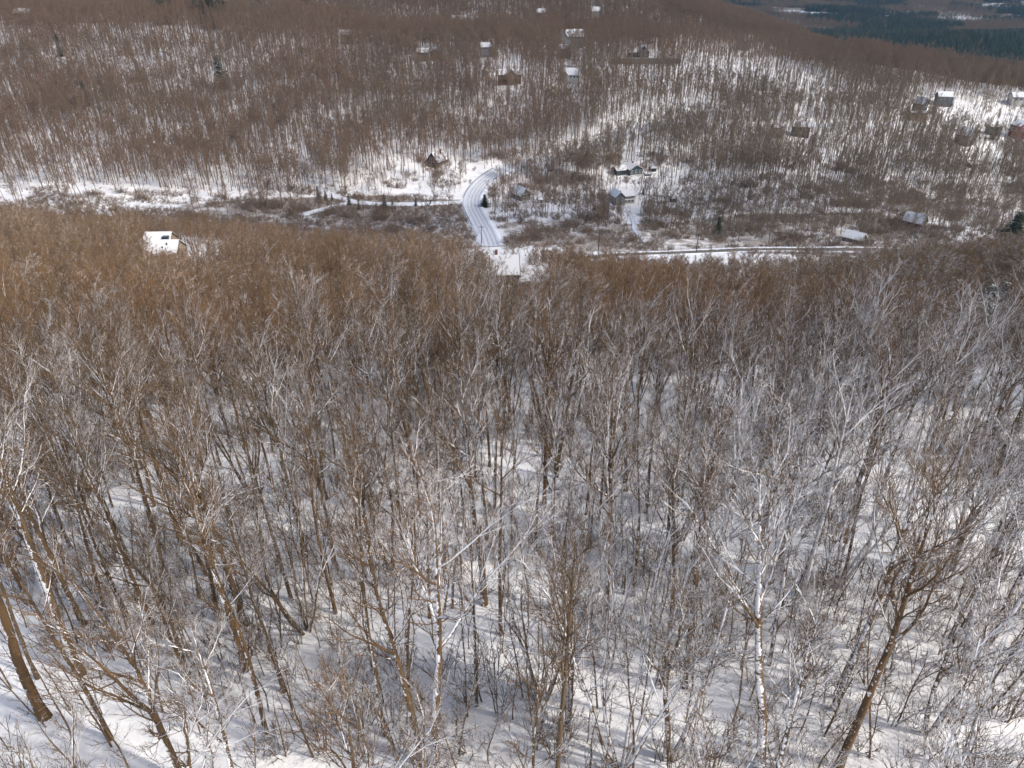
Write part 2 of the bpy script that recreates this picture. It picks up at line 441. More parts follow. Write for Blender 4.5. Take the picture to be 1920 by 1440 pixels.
def grow_wood(seed, h, n=1, rad=0.17, spread=0.0, t0=0.45, limbs=8, m2=6, m3=5, r2=0.03, r3=0.022, limb_ang=0.6, limb_len=0.34, up=0.5, sides=5, k3=3):
    """a plainer tree for the woods farther off, in one mesh"""
    r = np.random.default_rng(seed)
    P0, R0 = stems(r, h, n, rad, K=7, spread=spread, lean=0.04, wob=0.05)
    L0 = np.full(n, h)
    P1, R1, L1 = kids(r, P0, R0, L0, limbs, t0, 0.98, limb_ang, 0.18, limb_len, 5, up, 0.10, 0.6, r2 * 1.2, 0.3, 0.62)
    P2, R2, L2 = kids(r, P1, R1, L1, m2, 0.2, 1.0, 0.65, 0.2, 0.46, 4, 0.4, 0.12, 0.6, r2, 0.5, 0.35)
    out = [tubes(P0, R0, sides), tubes(P1, R1, 4), tubes(P2, R2, 3)]
    if m3:
        P3, R3, L3 = kids(r, P2, R2, L2, m3, 0.15, 1.0, 0.65, 0.2, 0.55, k3, 0.3, 0.12, 0.8, r3, 0.6, 0.3)
        out.append(tubes(P3, R3, 3))
    return join(out)
def grow_conifer(seed, h=12, wid=0.22, whorls=26, per=9, droop=0.28, leaf=0.55):
    """trunk, and a crown of many small needle sprays along drooping branches"""
    r = np.random.default_rng(seed)
    P0, R0 = stems(r, h, 1, h * 0.013, K=6, lean=0.01, wob=0.008)
    br = []
    V = []; 
    for k in range(whorls):
        t = k / whorls; z = h * (0.06 + 0.93 * t); ln = h * wid * (1 - t) ** 0.85 * r.uniform(0.8, 1.12) + 0.15
        nb = max(4, int(per * (1 - 0.5 * t)))
        for i in range(nb):
            az = i * 2 * pi / nb + k * 0.7 + r.uniform(-0.3, 0.3); l = ln * r.uniform(0.65, 1.15)
            e = np.array([cos(az), sin(az), 0]); s = np.array([-sin(az), cos(az), 0])
            steps = max(3, int(l / (leaf * 0.42)))
            for q in range(steps):
                u = (q + 0.6) / steps
                c = e * l * u + np.array([0, 0, z - droop * l * u ** 1.5 + 0.1 * l * u])
                for sgn in (-1, 1):
                    wv = leaf * (1.1 - 0.55 * u) * r.uniform(0.7, 1.2)
                    tip = c + (e * 0.75 + s * sgn * 0.8) * wv + np.array([0, 0, -0.25 * wv + r.normal(0, 0.08)])
                    nrm = np.array([0, 0, 0.10]) * wv + s * 0.0
                    a = c - e * 0.22 * wv; b2 = c + e * 0.30 * wv
                    V += [a + r.normal(0, 0.03, 3), b2 + r.normal(0, 0.03, 3), tip + e * 0.12 * wv, tip - e * 0.22 * wv - nrm]
    V = np.array(V); F = np.arange(len(V)).reshape(-1, 4)
    return tubes(P0, R0, 6), (V, F)

# ------------------------------------------------------------------ ground, roads
lane_pts = {}
def smooth_line(px, n=3):
    w_ = np.array([ground(*p) for p in px])
    for _ in range(n):                               # corner cutting
        q = [w_[0]]
        for a, b in zip(w_[:-1], w_[1:]): q += [a * 0.75 + b * 0.25, a * 0.25 + b * 0.75]
        w_ = np.array(q + [w_[-1]])
    seg = np.r_[0, np.cumsum(np.linalg.norm(np.diff(w_, axis=0), axis=1))]
    s = np.arange(0, seg[-1], 1.5)
    return np.c_[np.interp(s, seg, w_[:, 0]), np.interp(s, seg, w_[:, 1])]
ROADS = {}
ROADS['road'] = (smooth_line([(922, 463), (914, 440), (897, 408), (884, 382), (893, 356), (917, 334), (942, 318), (970, 308), (1010, 303), (1060, 292), (1110, 275), (1160, 256), (1210, 240), (1262, 228), (1330, 215)]), 5.6, 'road')
ROADS['highway'] = (smooth_line([(1075, 488), (1130, 482), (1205, 478), (1290, 474), (1400, 470), (1520, 468), (1640, 468), (1800, 475), (1960, 480)]), 4.2, 'highway')
ROADS['lane'] = (smooth_line([(878, 380), (850, 380), (800, 383), (750, 384), (700, 383), (670, 379), (640, 384), (600, 394), (560, 405)]), 2.6, 'lane')
ROADS['track'] = (smooth_line([(560, 312), (575, 335), (592, 352), (620, 366), (668, 379)]), 2.0, 'lane')
ROADS['driveway'] = (smooth_line([(1182, 400), (1190, 420), (1188, 432), (1206, 448), (1210, 456)]), 2.2, 'lane')
ROADS['hill_road'] = (smooth_line([(1240, 226), (1330, 238), (1420, 240), (1480, 238), (1560, 232), (1640, 236), (1700, 232)]), 3.0, 'lane')
def dist_line(x, y, L, chunk=4000):
    x = np.asarray(x, float); y = np.asarray(y, float); out = np.empty(x.shape); xf, yf = x.ravel(), y.ravel(); o = out.ravel()
    for s in range(0, len(xf), chunk):
        o[s:s + chunk] = np.sqrt(((xf[s:s + chunk, None] - L[None, ::2, 0]) ** 2 + (yf[s:s + chunk, None] - L[None, ::2, 1]) ** 2).min(1))
    return o.reshape(x.shape)
def inpoly(x, y, poly):
    x = np.asarray(x); y = np.asarray(y); c = np.zeros(x.shape, bool); n = len(poly); j = n - 1
    for i in range(n):
        xi, yi = poly[i]; xj, yj = poly[j]
        c ^= ((yi > y) != (yj > y)) & (x < (xj - xi) * (y - yi) / (yj - yi + 1e-12) + xi)
        j = i
    return c
def world_poly(pts): return [ground(*p) for p in pts]
BRUSH = world_poly([(330, 385), (480, 372), (640, 368), (860, 372), (880, 410), (905, 455), (700, 470), (480, 450), (300, 420)])
BRUSH2 = world_poly([(930, 405), (1050, 398), (1180, 420), (1420, 400), (1640, 400), (1820, 430), (1750, 470), (1130, 474), (960, 460)])
MEADOW = world_poly([(190, 388), (205, 376), (330, 369), (420, 373), (470, 384), (420, 396), (300, 397)])
BRUSH3 = world_poly([(-80, 368), (195, 370), (480, 366), (480, 394), (195, 394), (-80, 398)])
BRUSH4 = world_poly([(440, 368), (540, 348), (650, 350), (655, 372), (570, 382), (480, 384)])
YARD = world_poly([(750, 300), (900, 300), (940, 335), (900, 372), (800, 374), (700, 352)])
YARD2 = world_poly([(905, 345), (1000, 350), (1100, 380), (1080, 412), (960, 415), (912, 390)])
YARD3 = world_poly([(1120, 322), (1250, 312), (1290, 340), (1290, 392), (1210, 400), (1130, 385)])
FIELDS = [[ground(*q_, far=1750) for q_ in p] for p in ([(1445, 18), (1500, 19), (1575, 26), (1570, 38), (1520, 38), (1450, 33)], [(1655, 28), (1725, 29), (1718, 44), (1660, 42)], [(1750, 30), (1900, 26), (1940, 37), (1900, 47), (1820, 48), (1755, 44)], [(1835, 8), (1940, 2), (1940, 12), (1840, 19)])]
TOWN = world_poly([(1700, 200), (1790, 188), (1920, 185), (1920, 300), (1850, 300), (1760, 250)])

lit = np.full(GZ.shape, 0.25)
lit += 0.9 * (inpoly(_mx, _my, BRUSH) | inpoly(_mx, _my, BRUSH2)) - 0.15 * inpoly(_mx, _my, MEADOW)
lit += 0.35 * sstep(440, 520, _my)
lit -= 0.9 * sstep(110, 30, _my)
sv = 0.794 * (_mx - 284) + 0.608 * (_my - 1100)
lit = np.where(sv > 120, 1.3, lit)
lit += 0.40 * sstep(350, 385, _my) * sstep(450, 425, _my)
for P_ in FIELDS + [YARD, YARD2, YARD3, TOWN]: lit = np.where(inpoly(_mx, _my, P_), -0.8 if P_ in FIELDS else 0.1, lit)
ny, nx = GZ.shape
I = np.arange(ny * nx).reshape(ny, nx)
gq = np.stack([I[:-1, :-1], I[:-1, 1:], I[1:, 1:], I[1:, :-1]], -1).reshape(-1, 4)
gm = mesh_np('ground', np.c_[_mx.ravel(), _my.ravel(), GZ.ravel()], gq, M['snow_ground'], True, {'litter': lit.ravel()})
tag(link('ground', gm), 'snow covered ground of the slope, valley and hills under the trees', kind='structure')

def ribbon(name, L, half, mat, label, lift):
    d = np.gradient(L, axis=0); d /= np.linalg.norm(d, axis=1)[:, None]; nrm = np.c_[d[:, 1], -d[:, 0]]
    us = np.array([-1, -0.8, -0.5, -0.2, 0.2, 0.5, 0.8, 1.0]); n = len(L)
    X = L[:, None, 0] + nrm[:, None, 0] * us[None] * half; Y = L[:, None, 1] + nrm[:, None, 1] * us[None] * half
    Zc = H(X, Y)
    Z = np.maximum(Zc, Zc.mean(1, keepdims=True) - 0.4) + lift * (1 - 0.9 * (np.abs(us)[None] > 0.9)) + 0.35 * ((np.abs(us)[None] > 0.7) & (np.abs(us)[None] < 0.9))
    J = np.arange(n * 8).reshape(n, 8)
    q = np.stack([J[:-1, :-1], J[:-1, 1:], J[1:, 1:], J[1:, :-1]], -1).reshape(-1, 4)
    me = mesh_np(name, np.stack([X, Y, Z], -1).reshape(-1, 3), q, mat, True, {'u': np.tile(us, n)})
    o = link(name, me); tag(o, label, kind='structure'); return o
ribbon('road', ROADS['road'][0], 5.6, M['road'], 'snowy road with wheel tracks bending through the valley', 0.25)
ribbon('road', ROADS['highway'][0], 4.6, M['highway'], 'bare wet road with white snow banks crossing below the slope', 0.20)
ribbon('path', ROADS['lane'][0], 2.6, M['lane'], 'snowy lane leading left from the road bend', 0.15)
ribbon('path', ROADS['track'][0], 2.0, M['lane'], 'snowy track climbing from the lane into the hillside wood', 0.11)
ribbon('path', ROADS['driveway'][0], 1.1, M['lane'], 'snowy winding driveway down to the bare wet road', 0.15)
ribbon('path', ROADS['hill_road'][0], 3.0, M['lane'], 'snowy lane through the wood on the right hillside', 0.15)

# ------------------------------------------------------------------ houses
HOUSES = []     # (x, y, radius) kept free of trees
def roof_gable(L, W, zt, rh, ov, mat, parent, ax='x', th=0.28, snow=True, off=(0, 0)):
    """two slabs of snow over a dark deck; ridge along ax"""
    ox, oy = off
    e = W / 2 + ov
    zb = zt - rh * ov / (W / 2)
    c = oy if ax == 'x' else ox
    a0, a1 = ((ox - L / 2 - ov, ox + L / 2 + ov) if ax == 'x' else (oy - L / 2 - ov, oy + L / 2 + ov))
    deck = MB().prism([(c - e, zb), (c, zt + rh), (c + e, zb), (c + e, zb - 0.16), (c, zt + rh - 0.16), (c - e, zb - 0.16)], a0 + 0.05, a1 - 0.05, ax)
    r_ = deck.build('roof', M['dark_wood'], parent)
    k = 0.93
    s = MB().prism([(c - e * k - 0.02, zb + rh * (1 - k) * 1.0 + 0.02), (c - e * k, zb + rh * (1 - k) + th), (c, zt + rh + th), (c + e * k, zb + rh * (1 - k) + th), (c + e * k + 0.02, zb + rh * (1 - k) + 0.02), (c, zt + rh + 0.02)], a0 + 0.22, a1 - 0.22, ax)
    s.build('snow_cover', mat, r_)
    return r_
def window(parent, face, u, z, w_=1.1, h_=1.3, L=10, W=8, off=(0, 0), frame=True):
    """a window on one of the four walls: face is front (-y), back, left or right"""
    ox, oy = off
    t = 0.06
    def bx(m_, u0, u1, z0, z1, d0, d1):
        if face == 'front': m_.box(ox + u0, ox + u1, oy - W / 2 - d1, oy - W / 2 - d0, z0, z1)
        elif face == 'back': m_.box(ox + u0, ox + u1, oy + W / 2 + d0, oy + W / 2 + d1, z0, z1)
        elif face == 'right': m_.box(ox + L / 2 + d0, ox + L / 2 + d1, oy + u0, oy + u1, z0, z1)
        else: m_.box(ox - L / 2 - d1, ox - L / 2 - d0, oy + u0, oy + u1, z0, z1)
        return m_
    p = bx(MB(), u - w_ / 2, u + w_ / 2, z - h_ / 2, z + h_ / 2, 0.0, 0.03).build('window', M['glass'], parent)
    if frame:
        f = MB(); a = 0.14
        bx(f, u - w_ / 2 - a, u - w_ / 2, z - h_ / 2 - a, z + h_ / 2 + a, 0, t); bx(f, u + w_ / 2, u + w_ / 2 + a, z - h_ / 2 - a, z + h_ / 2 + a, 0, t)
        bx(f, u - w_ / 2, u + w_ / 2, z + h_ / 2, z + h_ / 2 + a, 0, t); bx(f, u - w_ / 2, u + w_ / 2, z - h_ / 2 - a, z - h_ / 2, 0, t)
        bx(f, u - 0.03, u + 0.03, z - h_ / 2, z + h_ / 2, 0.03, t)
        f.build('frame', M['trim'], p)
    return p
def block(parent, L, W, h, rh, wall, roof, ax='x', off=(0, 0), ov=0.55, z0=-7.0, th=0.28):
    """walls with gable ends under a snowy roof"""
    ox, oy = off
    m_ = MB().box(ox - L / 2, ox + L / 2, oy - W / 2, oy + W / 2, z0, h) if rh <= 0 else (
        MB().prism([(oy - W / 2, z0), (oy - W / 2, h), (oy, h + rh - 0.1), (oy + W / 2, h), (oy + W / 2, z0)], ox - L / 2, ox + L / 2, 'x') if ax == 'x' else
        MB().prism([(ox - L / 2, z0), (ox - L / 2, h), (ox, h + rh - 0.1), (ox + L / 2, h), (ox + L / 2, z0)], oy - W / 2, oy + W / 2, 'y'))
    m_.build('wall', wall, parent)
    if rh > 0: return roof_gable(L if ax == 'x' else W, W if ax == 'x' else L, h, rh, ov, roof, parent, ax, th, off=off)
    r_ = MB().box(ox - L / 2 - ov, ox + L / 2 + ov, oy - W / 2 - ov, oy + W / 2 + ov, h, h + 0.2).build('roof', M['dark_wood'], parent)
    MB().box(ox - L / 2 - ov * 0.9, ox + L / 2 + ov * 0.9, oy - W / 2 - ov * 0.9, oy + W / 2 + ov * 0.9, h + 0.2, h + 0.2 + th).build('snow_cover', roof, r_)
    return r_
def chimney(roof, x, y, z0, z1, s=0.8):
    c = MB().box(x - s / 2, x + s / 2, y - s / 2, y + s / 2, z0, z1).build('chimney', M['brick'], roof)
    return c
def house(px, py, label, size=10, rz=0.0, cat='house', name='house', clear=1.0, lift=0.0):
    x, y = ground(px, py)
    z = float(min(H(x + a, y + b) for a in (-size / 3, size / 3) for b in (-size / 3, size / 3))) + lift + (4.0 if y > 500 else 0)
    o = empty(name, (x, y, z), rz); tag(o, label, cat)
    HOUSES.append((x, y, size * 0.62 * clear))
    return o
S, T_ = M['snow_roof'], M['thin_roof']
def rows(o, faces, zs, us, **kw):
    for f_ in faces:
        for z in zs:
            for u in us: window(o, f_, u, z, **kw)

# the near house on the left: broad snowy front slope, raised part behind with a dark skylight box
o = house(306, 486, 'house with broad white snowy roof and dark skylight rising from brown crowns at left', 13, 0.05, clear=0.8, lift=0.5)
rf = block(o, 12.0, 9.0, 4.0, 3.2, WALLS['tan'], S, off=(0.6, -1.0))
block(o, 8.0, 6.0, 6.2, 2.2, WALLS['tan'], S, off=(-0.8, 3.2))
MB().box(1.2, 3.1, -0.2, 1.6, 6.4, 7.9).build('skylight', M['glass'], rf)
for q in ((-2.6, -2.2, 7.1), (3.4, -2.6, 6.9), (2.2, -3.6, 6.1)):
    MB().tube((q[0], q[1], q[2] - 1.2), q, 0.22, 0.22).build('vent_pipe', M['dark_wood'], rf)
rows(o, ['front'], (0.9, 2.9), (-4.0, -1.4, 1.4, 4.0), L=12.0, W=9.0, off=(0.6, -1.0))
rows(o, ['right', 'left'], (2.6,), (-2.0, 1.6), L=12.0, W=9.0, off=(0.6, -1.0))
# the near house in the middle: tall roof, garage wing to the right, low flat wing to the left
o = house(962, 544, 'house below the road end with a large white roof and a snowy right wing', 15, 0.06, clear=0.55, lift=1.0)
rf = block(o, 7.6, 9.5, 6.4, 3.8, WALLS['brown'], S, off=(-2.4, 1.5))
block(o, 8.2, 7.5, 4.4, 3.0, WALLS['brown'], T_, off=(5.6, 0.2))
block(o, 6.4, 4.0, 3.0, 0, WALLS['brown'], S, off=(-9.4, 0.6), ov=0.3)
block(o, 4.6, 3.4, 2.8, 0, WALLS['brown'], S, off=(-2.6, -5.1), ov=0.2)
MB().prism([(-2.9, 2.9), (-2.9, 3.2), (1.0, 3.2), (1.0, 2.9)], 9.9, 12.6, 'x').build('porch_roof', S, o)
MB().box(10.1, 12.4, -2.7, 0.8, -1.5, 2.9).build('porch', WALLS['brown'], o)
rows(o, ['front'], (4.9,), (-2.2, 0, 2.2), L=7.6, W=9.5, off=(-2.4, 1.5))
rows(o, ['front'], (1.8,), (-2.2, 2.2), L=8.2, W=7.5, off=(5.6, 1.0))
chimney(rf, -4.6, 3.4, 8.0, 11.2)
# chalet above the road
o = house(820, 306, 'dark chalet with steep gable front and striped snowy roof above the road bend', 10, -0.55)
rf = block(o, 8.0, 9.5, 3.0, 4.8, WALLS['brown'], T_, ax='y', ov=0.8)
rows(o, ['front'], (1.6, 4.2), (-1.3, 1.3), L=8, W=9.5, h_=1.5)
rows(o, ['right'], (1.7,), (-3, 0, 3), L=8, W=9.5)
MB().box(-4.6, 4.6, -7.4, -4.75, -1.0, 0.3).build('deck', M['dark_wood'], o)
chimney(rf, 1.6, 1.5, 5.5, 8.8)
# small green house in the clearing
o = house(976, 372, 'small green house with white trimmed gable in the snowy clearing right of the road', 8, 0.6)
rf = block(o, 6.4, 9.0, 3.2, 3.6, WALLS['green'], S, ax='y')
g1 = MB(); 
for sx in (-1, 1): g1.prism([(sx * 3.75, 2.75), (sx * 3.75, 3.05), (0, 7.05), (0, 6.75)], -5.15, -5.06, 'y')
g1.box(-1.6, 1.6, -4.62, -4.53, 3.4, 3.6); g1.build('gable_trim', M['trim'], o)
rows(o, ['front'], (1.4, 4.6), (-1.2, 1.2), L=6.4, W=9)
rows(o, ['left'], (1.5,), (-2.6, 0, 2.6), L=6.4, W=9)
# teal house on the right
o = house(1178, 324, 'long dark teal house with low snowy roofs and a pale right gable end', 14, 0.42)
rf = block(o, 9.0, 9.0, 3.6, 2.4, WALLS['teal'], S, ax='y', off=(2.5, 0))
block(o, 7.0, 6.5, 3.2, 1.8, WALLS['teal'], S, ax='x', off=(-5.4, 1.6))
rows(o, ['front'], (0.9, 2.4), (-2.8, 0, 2.8), L=9, W=9, off=(2.5, 0))
rows(o, ['right'], (1.8,), (-2.5, 0.5, 3), L=9, W=9, off=(2.5, 0))
MB().box(-1.6, 6.6, -6.6, -4.55, -0.6, 0.5).build('deck', M['trim'], o)
chimney(rf, 3.3, 1.0, 4.5, 7.0)
# white roofed house below it
o = house(1165, 380, 'two winged house with white snowy roofs and dark left wall beside a blue spruce', 12, 0.32)
rf = block(o, 5.6, 8.6, 4.8, 2.6, WALLS['slate'], S, ax='y', off=(-3.0, 0))
block(o, 7.0, 6.0, 4.2, 2.4, WALLS['cream'], S, ax='x', off=(3.3, 0.8))
rows(o, ['front'], (1.2, 3.4), (-1.3, 1.3), L=5.6, W=8.6, off=(-3.0, 0))
rows(o, ['front'], (1.4,), (-1.8, 0.2, 2.2), L=7, W=6, off=(3.3, 0.8))
rows(o, ['left'], (1.2, 3.4), (-2.4, 0.4, 2.4), L=5.6, W=8.6, off=(-3.0, 0))
MB().box(-0.15, 6.9, -3.4, -2.25, 2.3, 2.55).build('porch_roof', S, o)
# gabled house among the right-hand trees
o = house(1712, 424, 'dark house with white gable trim and red base among trees at right', 9, 0.75, clear=0.6)
rf = block(o, 7.0, 9.0, 3.4, 3.6, WALLS['slate'], S, ax='y')
MB().box(-3.56, 3.56, -4.56, 4.56, -1.5, 0.9).build('base_wall', WALLS['red'], o)
g1 = MB()
for sx in (-1, 1): g1.prism([(sx * 4.0, 2.8), (sx * 4.0, 3.15), (0, 7.2), (0, 6.85)], -5.2, -5.08, 'y')
g1.build('gable_trim', M['trim'], o)
rows(o, ['front'], (2.0, 4.4), (-1.4, 1.4), L=7, W=9)
o = house(1600, 452, 'low cottage with snowy roof and pale gable trim above the bare road', 9, 0.8, clear=0.6)
rf = block(o, 6.5, 8.0, 2.6, 2.4, WALLS['slate'], S, ax='y')
rows(o, ['front', 'left'], (1.3,), (-1.5, 1.5), L=6.5, W=8)
g1 = MB()
for sx in (-1, 1): g1.prism([(sx * 3.75, 2.1), (sx * 3.75, 2.45), (0, 5.35), (0, 5.0)], -4.7, -4.58, 'y')
g1.build('gable_trim', M['trim'], o)
# a pair in the wood on the right
o = house(1453, 256, 'small cabin with cream coloured thin snowy roof in the right hillside wood', 6, 0.3)
rf = block(o, 6.4, 5.0, 2.8, 2.2, WALLS['cream'], T_); rows(o, ['front'], (1.4,), (-1.6, 1.6), L=6.4, W=5)
o = house(1499, 254, 'house with blue white roof and dark right gable beside the cream cabin', 12, -0.35)
rf = block(o, 11.5, 7.0, 3.0, 2.6, WALLS['slate'], S); rows(o, ['front', 'right'], (1.5,), (-2, 2), L=11.5, W=7)
chimney(rf, 2.0, 0.6, 4.5, 6.8)
# hillside houses
o = house(955, 155, 'long dark walled house under a patchy snowy roof in the middle of the hillside', 17, 0.03)
rf = block(o, 16.5, 8.0, 3.6, 3.0, WALLS['brown'], S); block(o, 5.0, 6.0, 4.4, 2.8, WALLS['tan'], T_, ax='y', off=(1.5, -2.6))
rows(o, ['front'], (1.8,), (-6.5, -4.0, 4.8, 6.8), L=16.5, W=8); chimney(rf, 3.0, 1.2, 5.0, 8.2)
o = house(1072, 153, 'house with bright white hipped snowy roof right of the long dark house', 14, -0.25)
rf = block(o, 12.5, 9.0, 2.6, 4.0, WALLS['white'], S); block(o, 5.0, 5.0, 2.6, 2.6, WALLS['white'], S, ax='y', off=(-4.0, -4.0))
rows(o, ['front'], (1.4,), (0, 2.6, 5.0), L=12.5, W=9)
o = house(1203, 112, 'navy gabled house standing behind a dark retaining wall on the hillside', 13, 0.1)
rf = block(o, 9.0, 8.5, 3.4, 4.4, WALLS['navy'], S, ax='y'); block(o, 8.0, 6.0, 3.0, 2.2, WALLS['navy'], S, ax='x', off=(-7.0, 1.0))
rows(o, ['front'], (1.6, 4.4), (-1.6, 1.6), L=9, W=8.5)
o = house(1200, 116, 'long dark retaining wall below the navy gabled house', 6, 0.02, 'wall', 'retaining_wall', 0.5)
MB().box(-24, 30, -8.6, -8.0, -4.0, 0.2).build('wall', M['stone'], o)
MB().box(-24, 30, -8.7, -7.9, 0.2, 0.5).build('coping', S, o)
for i in range(19): MB().box(-24 + i * 3, -23.85 + i * 3, -8.4, -8.2, 0.5, 1.5).build('post', M['dark_wood'], o)
o = house(1070, 88, 'large grey house with striped snowy roof and steep left gable high on the hillside', 20, 0.15)
rf = block(o, 15.0, 10.0, 5.2, 5.0, WALLS['grey'], T_, off=(2.5, 0)); block(o, 8.0, 9.0, 4.2, 6.0, WALLS['grey'], T_, ax='y', off=(-7.5, -1.0))
for i in range(3): block(o, 2.2, 3.4, 7.6, 1.4, WALLS['white'], S, ax='y', off=(-1.5 + i * 4.2, -3.2), z0=5.0, ov=0.25)
rows(o, ['front'], (1.8,), (-3, 0, 3, 6), L=15, W=10, off=(2.5, 0)); rows(o, ['front'], (1.6, 4.6), (-1.7, 1.7), L=8, W=9, off=(-7.5, -1.0))
o = house(1058, 107, 'small dark house just below the large grey house', 8, -0.6)
rf = block(o, 8.5, 6.5, 3.0, 2.8, WALLS['slate'], T_); rows(o, ['front'], (1.6,), (-2, 2), L=8.5, W=6.5)
o = house(912, 105, 'small grey house with snowy roof showing above the brown crowns', 9, 0.2)
rf = block(o, 9.5, 7.0, 3.4, 2.6, WALLS['grey'], S); rows(o, ['front'], (1.8,), (-3, 0, 3), L=9.5, W=7)
o = house(805, 112, 'long low house with two white snowy roofs on the upper hillside', 16, 0.1)
rf = block(o, 9.0, 7.5, 2.8, 2.6, WALLS['tan'], S, off=(-4.5, 0)); block(o, 7.5, 7.0, 2.8, 2.4, WALLS['tan'], S, ax='y', off=(4.6, 0.5))
rows(o, ['front'], (1.5,), (-2.5, 0, 2.5), L=9, W=7.5, off=(-4.5, 0))
o = house(874, 58, 'big white many gabled house at the snowy gap near the top', 26, 0.05)
rf = block(o, 14.0, 9.0, 6.5, 4.0, WALLS['white'], S, off=(-6, 0)); block(o, 6.5, 8.0, 6.5, 4.5, WALLS['white'], S, ax='y', off=(-8, -3.5))
block(o, 12.0, 9.0, 5.5, 3.6, WALLS['white'], S, off=(8.5, 1.0)); block(o, 5.5, 7.0, 6.0, 3.6, WALLS['cream'], S, ax='y', off=(10.5, -2.5))
MB().box(17.0, 19.4, -2, 0.4, -1.5, 15.5).build('tower', M['brick'], o)
rows(o, ['front'], (1.6, 4.6), (-1.8, 1.8), L=6.5, W=8, off=(-8, -3.5)); rows(o, ['front'], (1.6, 4.4), (-2, 1.0, 3), L=14, W=9, off=(-6, 0)); rows(o, ['front'], (1.6, 4.2), (-1.4, 1.4), L=5.5, W=7, off=(10.5, -2.5))
o = house(1392, 92, 'grey house on the crest where the snowy slope ends', 14, -0.2)
rf = block(o, 12.0, 9.0, 5.0, 4.4, WALLS['grey'], T_); block(o, 5.5, 7.0, 5.5, 4.0, WALLS['grey'], T_, ax='y', off=(-3, -3)); rows(o, ['front'], (1.6, 4.0), (1, 4), L=12, W=9)
o = house(1115, 38, 'white cottage in the crowns near the top of the hill', 9, 0.3)
rf = block(o, 10, 8.0, 5.0, 3.6, WALLS['white'], S); rows(o, ['front'], (2.6,), (-3, 0, 3), L=10, W=8)
o = house(1013, 40, 'cottage showing only its snowy roof left of the white cottage', 9, -0.2)
rf = block(o, 11, 8.0, 4.5, 3.2, WALLS['tan'], S); rows(o, ['front'], (2.2,), (-3, 3), L=11, W=8)
o = house(651, 82, 'small pale roofed cottage on the upper hillside by the edge of the gap', 8, 0.2)
rf = block(o, 9, 7, 4.0, 2.8, WALLS['tan'], S); rows(o, ['front'], (2,), (-2, 2), L=9, W=7)
o = house(582, 42, 'tiny white house among crowns at the upper left ridge', 7, 0.0)
rf = block(o, 8, 6, 4.5, 2.4, WALLS['white'], S); rows(o, ['front'], (2.4,), (-2, 2), L=8, W=6)
o = house(50, 46, 'grey house beside a snowy bank at the far upper left', 11, 0.1)
rf = block(o, 12, 8, 5.0, 3.2, WALLS['grey'], S); rows(o, ['front'], (2.6,), (-3, 0, 3), L=12, W=8)
# the houses at the right edge
o = house(1766, 196, 'house with white roof and dark walls behind firs at the right end of the hill', 14, -0.15)
rf = block(o, 10, 8, 3.4, 2.8, WALLS['slate'], S); rows(o, ['front'], (1.8,), (-3, 0, 3), L=10, W=8)
o = house(1721, 214, 'narrow dark blue house with steep gable by the snowy yard at right', 7, 0.5)
rf = block(o, 6, 8, 4.4, 4.0, WALLS['navy'], S, ax='y'); rows(o, ['front'], (2,), (-1.4, 1.4), L=6, W=8)
o = house(1718, 225, 'low shed roof with tan wall in front of the narrow dark blue house', 8, 0.05, 'shed', 'shed', 0.6)
block(o, 12, 4.5, 1.8, 0.9, WALLS['tan'], T_)
o = house(1906, 196, 'white walled house with pale blue snowy roof at the right border', 14, -0.1)
rf = block(o, 12, 8, 3.4, 2.8, WALLS['white'], S); rows(o, ['front'], (1.8,), (-3, 0, 3), L=12, W=8)
o = house(1908, 258, 'brick house with round topped snowy roof at the right border', 11, 0.2)
rf = block(o, 10, 8, 5.0, 3.0, WALLS['red'], S, ax='y'); rows(o, ['front', 'left'], (1.6, 3.8), (-2, 2), L=10, W=8)
o = house(1806, 270, 'house with pale blue steep roof among trees left of the brick house', 10, 0.6)
rf = block(o, 8, 9, 3.0, 4.4, WALLS['slate'], S, ax='y'); rows(o, ['front'], (1.6,), (-2, 2), L=8, W=9)
o = house(1860, 252, 'low dark garage in the snowy yard at the right border', 7, 0.0, 'garage', 'garage')
block(o, 8, 6, 2.2, 0.9, WALLS['slate'], T_)
# sheds
for p, lb, wl, sz in (((1014, 380), 'small white shed with blue doors right of the green house', 'white', 2.6), ((1223, 320), 'small navy shed on the snow right of the teal house', 'navy', 3.0),
                  ((1262, 378), 'little brown shed in the snowy yard right of the spruce', 'brown', 2.6), ((1820, 312), 'brown hut alone in the right hillside wood', 'brown', 4.6),
                  ((1214, 328), 'flat dark woodpile shelter on the snow below the navy shed', 'slate', 3.0)):
    o = house(p[0], p[1], lb, sz * 1.4, random.uniform(-0.4, 0.4), 'shed', 'shed', 0.7)
    block(o, sz * 1.2, sz, 2.1 if 'flat' not in lb else 0.9, 0.9 if 'flat' not in lb else 0, WALLS[wl], S, ov=0.25, z0=-0.6, th=0.15)
    MB().box(-0.5, 0.5, -sz / 2 - 0.05, -sz / 2, -0.4, 1.6 if 'flat' not in lb else 0.7).build('door', M['dark_wood'], o)

